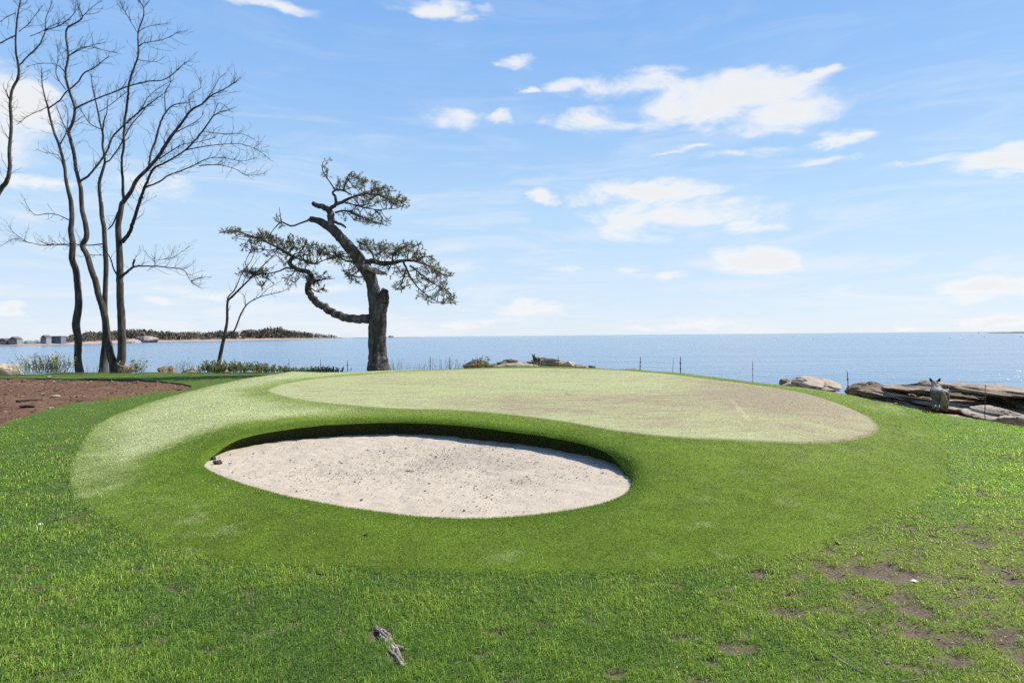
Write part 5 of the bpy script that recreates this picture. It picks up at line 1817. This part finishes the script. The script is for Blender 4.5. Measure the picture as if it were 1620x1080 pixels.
# ------------------------------------------------------------------ sky, clouds, sun
SUN_AZ, SUN_EL = R(66), R(44)
SKY, EXPO, SUN = 0.12, 0.75, 4.9
world = bpy.data.worlds.new('World')
scene.world = world
world.use_nodes = True
nt = world.node_tree
nt.nodes.clear()
wo = nt.nodes.new('ShaderNodeOutputWorld')
bg = nt.nodes.new('ShaderNodeBackground')
bg.inputs['Strength'].default_value = SKY
nt.links.new(bg.outputs[0], wo.inputs['Surface'])
sky = N(nt, 'ShaderNodeTexSky', sky_type='NISHITA', sun_disc=False, sun_elevation=SUN_EL, sun_rotation=SUN_AZ, altitude=0, air_density=1.0, dust_density=0.2, ozone_density=2.0)
dirv = N(nt, 'ShaderNodeTexCoord').outputs['Generated']
sep = N(nt, 'ShaderNodeSeparateXYZ', ins={0: dirv})
azn = math_(nt, 'ARCTAN2', sep.outputs[0], sep.outputs[1])
eln = math_(nt, 'ARCSINE', sep.outputs[2])
ae = N(nt, 'ShaderNodeCombineXYZ', ins={0: azn, 1: eln, 2: 0.0}).outputs[0]
nz = noise(nt, mapping(nt, ae, (8, 20, 1)), 1.0, 11, 0.62, 0.5).outputs[0]
nf = noise(nt, mapping(nt, ae, (4.2, 26, 1), (0, 0, 0.10)), 1.0, 6, 0.62, 0.8).outputs[0]
clouds = [(1135, 158, 175, 42, 1.0), (1000, 140, 105, 26, .85), (1240, 182, 120, 28, 1.0), (935, 186, 75, 22, .8), (1010, 305, 125, 22, 1.0), (1075, 345, 165, 30, 1.0), (1160, 355, 70, 16, .8), (1205, 410, 95, 26, .9), (705, 188, 55, 22, .75), (793, 185, 30, 10, .7), (857, 309, 26, 9, .9), (1585, 256, 115, 26, 1.0), (1460, 253, 120, 8, .6), (1050, 238, 85, 7, .6), (1180, 244, 85, 7, .6), (1310, 250, 85, 7, .6), (1010, 196, 110, 16, .6), (905, 132, 50, 12, .6), (1570, 455, 105, 20, .85), (700, 12, 75, 16, .8), (430, 4, 80, 13, .8), (20, 180, 80, 75, 1.0), (60, 290, 45, 12, .7), (810, 98, 28, 11, .7), (1275, 118, 60, 8, .8), (1325, 216, 60, 13, .75), (835, 489, 75, 14, .8), (18, 488, 32, 12, 1.0), (320, 470, 80, 14, .6), (838, 143, 24, 6, .6), (895, 425, 26, 9, .6), (1105, 514, 120, 10, .7), (770, 510, 90, 9, .6), (55, 345, 70, 22, .5), (230, 290, 90, 26, .55), (60, 390, 70, 20, .5), (1060, 435, 60, 12, .45), (1585, 505, 90, 11, .7), (560, 498, 120, 8, .4), (1010, 425, 35, 12, .4), (1615, 358, 25, 8, .6), (1440, 518, 40, 5, .6), (470, 455, 150, 10, .35)]
wv = noise(nt, mapping(nt, ae, (13, 30, 1), (0, 0, 0), (3.1, 1.7, 0)), 1.0, 5, 0.55).outputs['Color']
wv = N(nt, 'ShaderNodeVectorMath', operation='SUBTRACT', ins={0: wv, 1: (0.5, 0.5, 0.5)}).outputs[0]
wv = N(nt, 'ShaderNodeVectorMath', operation='MULTIPLY', ins={0: wv, 1: (0.11, 0.042, 0)}).outputs[0]
aw = N(nt, 'ShaderNodeVectorMath', operation='ADD', ins={0: ae, 1: wv}).outputs[0]
msum = None
for cx, cy, wx, wy, op in clouds:
    d = ray(cx, cy).normalized()
    a0, e0 = math.atan2(d.x, d.y), math.asin(d.z)
    d1, d2 = ray(cx + wx * 1.4, cy).normalized(), ray(cx, cy - wy * 1.45).normalized()
    sx = max(abs(math.atan2(d1.x, d1.y) - a0), 1e-3)
    sy = max(abs(math.asin(d2.z) - e0), 1e-3)
    v1 = N(nt, 'ShaderNodeVectorMath', operation='SUBTRACT', ins={0: aw, 1: (a0, e0, 0)}).outputs[0]
    v2 = N(nt, 'ShaderNodeVectorMath', operation='MULTIPLY', ins={0: v1, 1: (1 / sx, 1 / sy, 0)}).outputs[0]
    ln = N(nt, 'ShaderNodeVectorMath', operation='LENGTH', ins={0: v2}).outputs['Value']
    mk_ = math_(nt, 'MULTIPLY', math_(nt, 'SUBTRACT', 1.0, ln, clamp=True), op)
    msum = mk_ if msum is None else math_(nt, 'MAXIMUM', msum, mk_)
dens = math_(nt, 'ADD', math_(nt, 'MULTIPLY', msum, 1.25), math_(nt, 'MULTIPLY', math_(nt, 'SUBTRACT', nz, 0.5), 2.8))
dens = math_(nt, 'SUBTRACT', dens, 0.10)
gate = N(nt, 'ShaderNodeMapRange', interpolation_type='SMOOTHSTEP', ins={0: msum, 1: 0.0, 2: 0.35}).outputs[0]
cm = N(nt, 'ShaderNodeMapRange', interpolation_type='SMOOTHSTEP', ins={0: dens, 1: -0.12, 2: 1.0}).outputs[0]
cm = math_(nt, 'MULTIPLY', cm, gate)
# thin high veil, denser low down
low = N(nt, 'ShaderNodeMapRange', ins={0: eln, 1: 0.42, 2: 0.02, 3: 0.0, 4: 1.0}).outputs[0]
veil = N(nt, 'ShaderNodeMapRange', interpolation_type='SMOOTHSTEP', ins={0: nf, 1: 0.42, 2: 0.75}).outputs[0]
veil = math_(nt, 'MULTIPLY', veil, math_(nt, 'MULTIPLY_ADD', low, 0.55, 0.10))
tot = math_(nt, 'MAXIMUM', math_(nt, 'MULTIPLY', cm, 0.96), veil)
below = N(nt, 'ShaderNodeMapRange', ins={0: eln, 1: -0.02, 2: 0.0, 3: 0.0, 4: 1.0}).outputs[0]
tot = math_(nt, 'MULTIPLY', tot, below)
wl = 0.97 * 2 ** -EXPO / SKY
shade = ramp(nt, dens, [(0.25, (wl * 0.97, wl * 0.975, wl * 0.985)), (0.6, (wl * 1.0, wl * 0.995, wl * 0.985)), (0.95, (wl * 0.90, wl * 0.91, wl * 0.925))])
g_ = 1 / (SKY * 2 ** EXPO)
clear = ramp(nt, N(nt, 'ShaderNodeMapRange', ins={0: eln, 1: 0.0, 2: 1.0}).outputs[0], [(0.0, (0.735 * g_, 0.82 * g_, 0.92 * g_)), (0.06, (0.64 * g_, 0.785 * g_, 0.955 * g_)), (0.2, (0.495 * g_, 0.715 * g_, 0.965 * g_)), (0.38, (0.31 * g_, 0.55 * g_, 0.93 * g_)), (0.55, (0.22 * g_, 0.45 * g_, 0.88 * g_)), (1.0, (0.11 * g_, 0.28 * g_, 0.72 * g_))])
skyc = mixc(nt, 0.93, sky.outputs[0], clear)
col = mixc(nt, tot, skyc, shade)
nt.links.new(col, bg.inputs['Color'])

sd = Vector((math.sin(SUN_AZ) * math.cos(SUN_EL), math.cos(SUN_AZ) * math.cos(SUN_EL), math.sin(SUN_EL)))
sl = bpy.data.lights.new('sun', 'SUN')
sl.energy = SUN
sl.angle = R(0.53)
sl.color = (1.0, 0.94, 0.85)
so = bpy.data.objects.new('sun', sl)
C.objects.link(so)
so.rotation_euler = sd.to_track_quat('Z', 'Y').to_euler()
so.location = (20, 20, 30)

scene.view_settings.view_transform = 'Standard'
scene.view_settings.look = 'None'
scene.view_settings.exposure = EXPO
scene.view_settings.gamma = 1
scene.render.engine = 'CYCLES'
scene.cycles.use_denoising = False
scene.cycles.max_bounces = 6
scene.cycles.sample_clamp_direct = 8
scene.cycles.transparent_max_bounces = 6
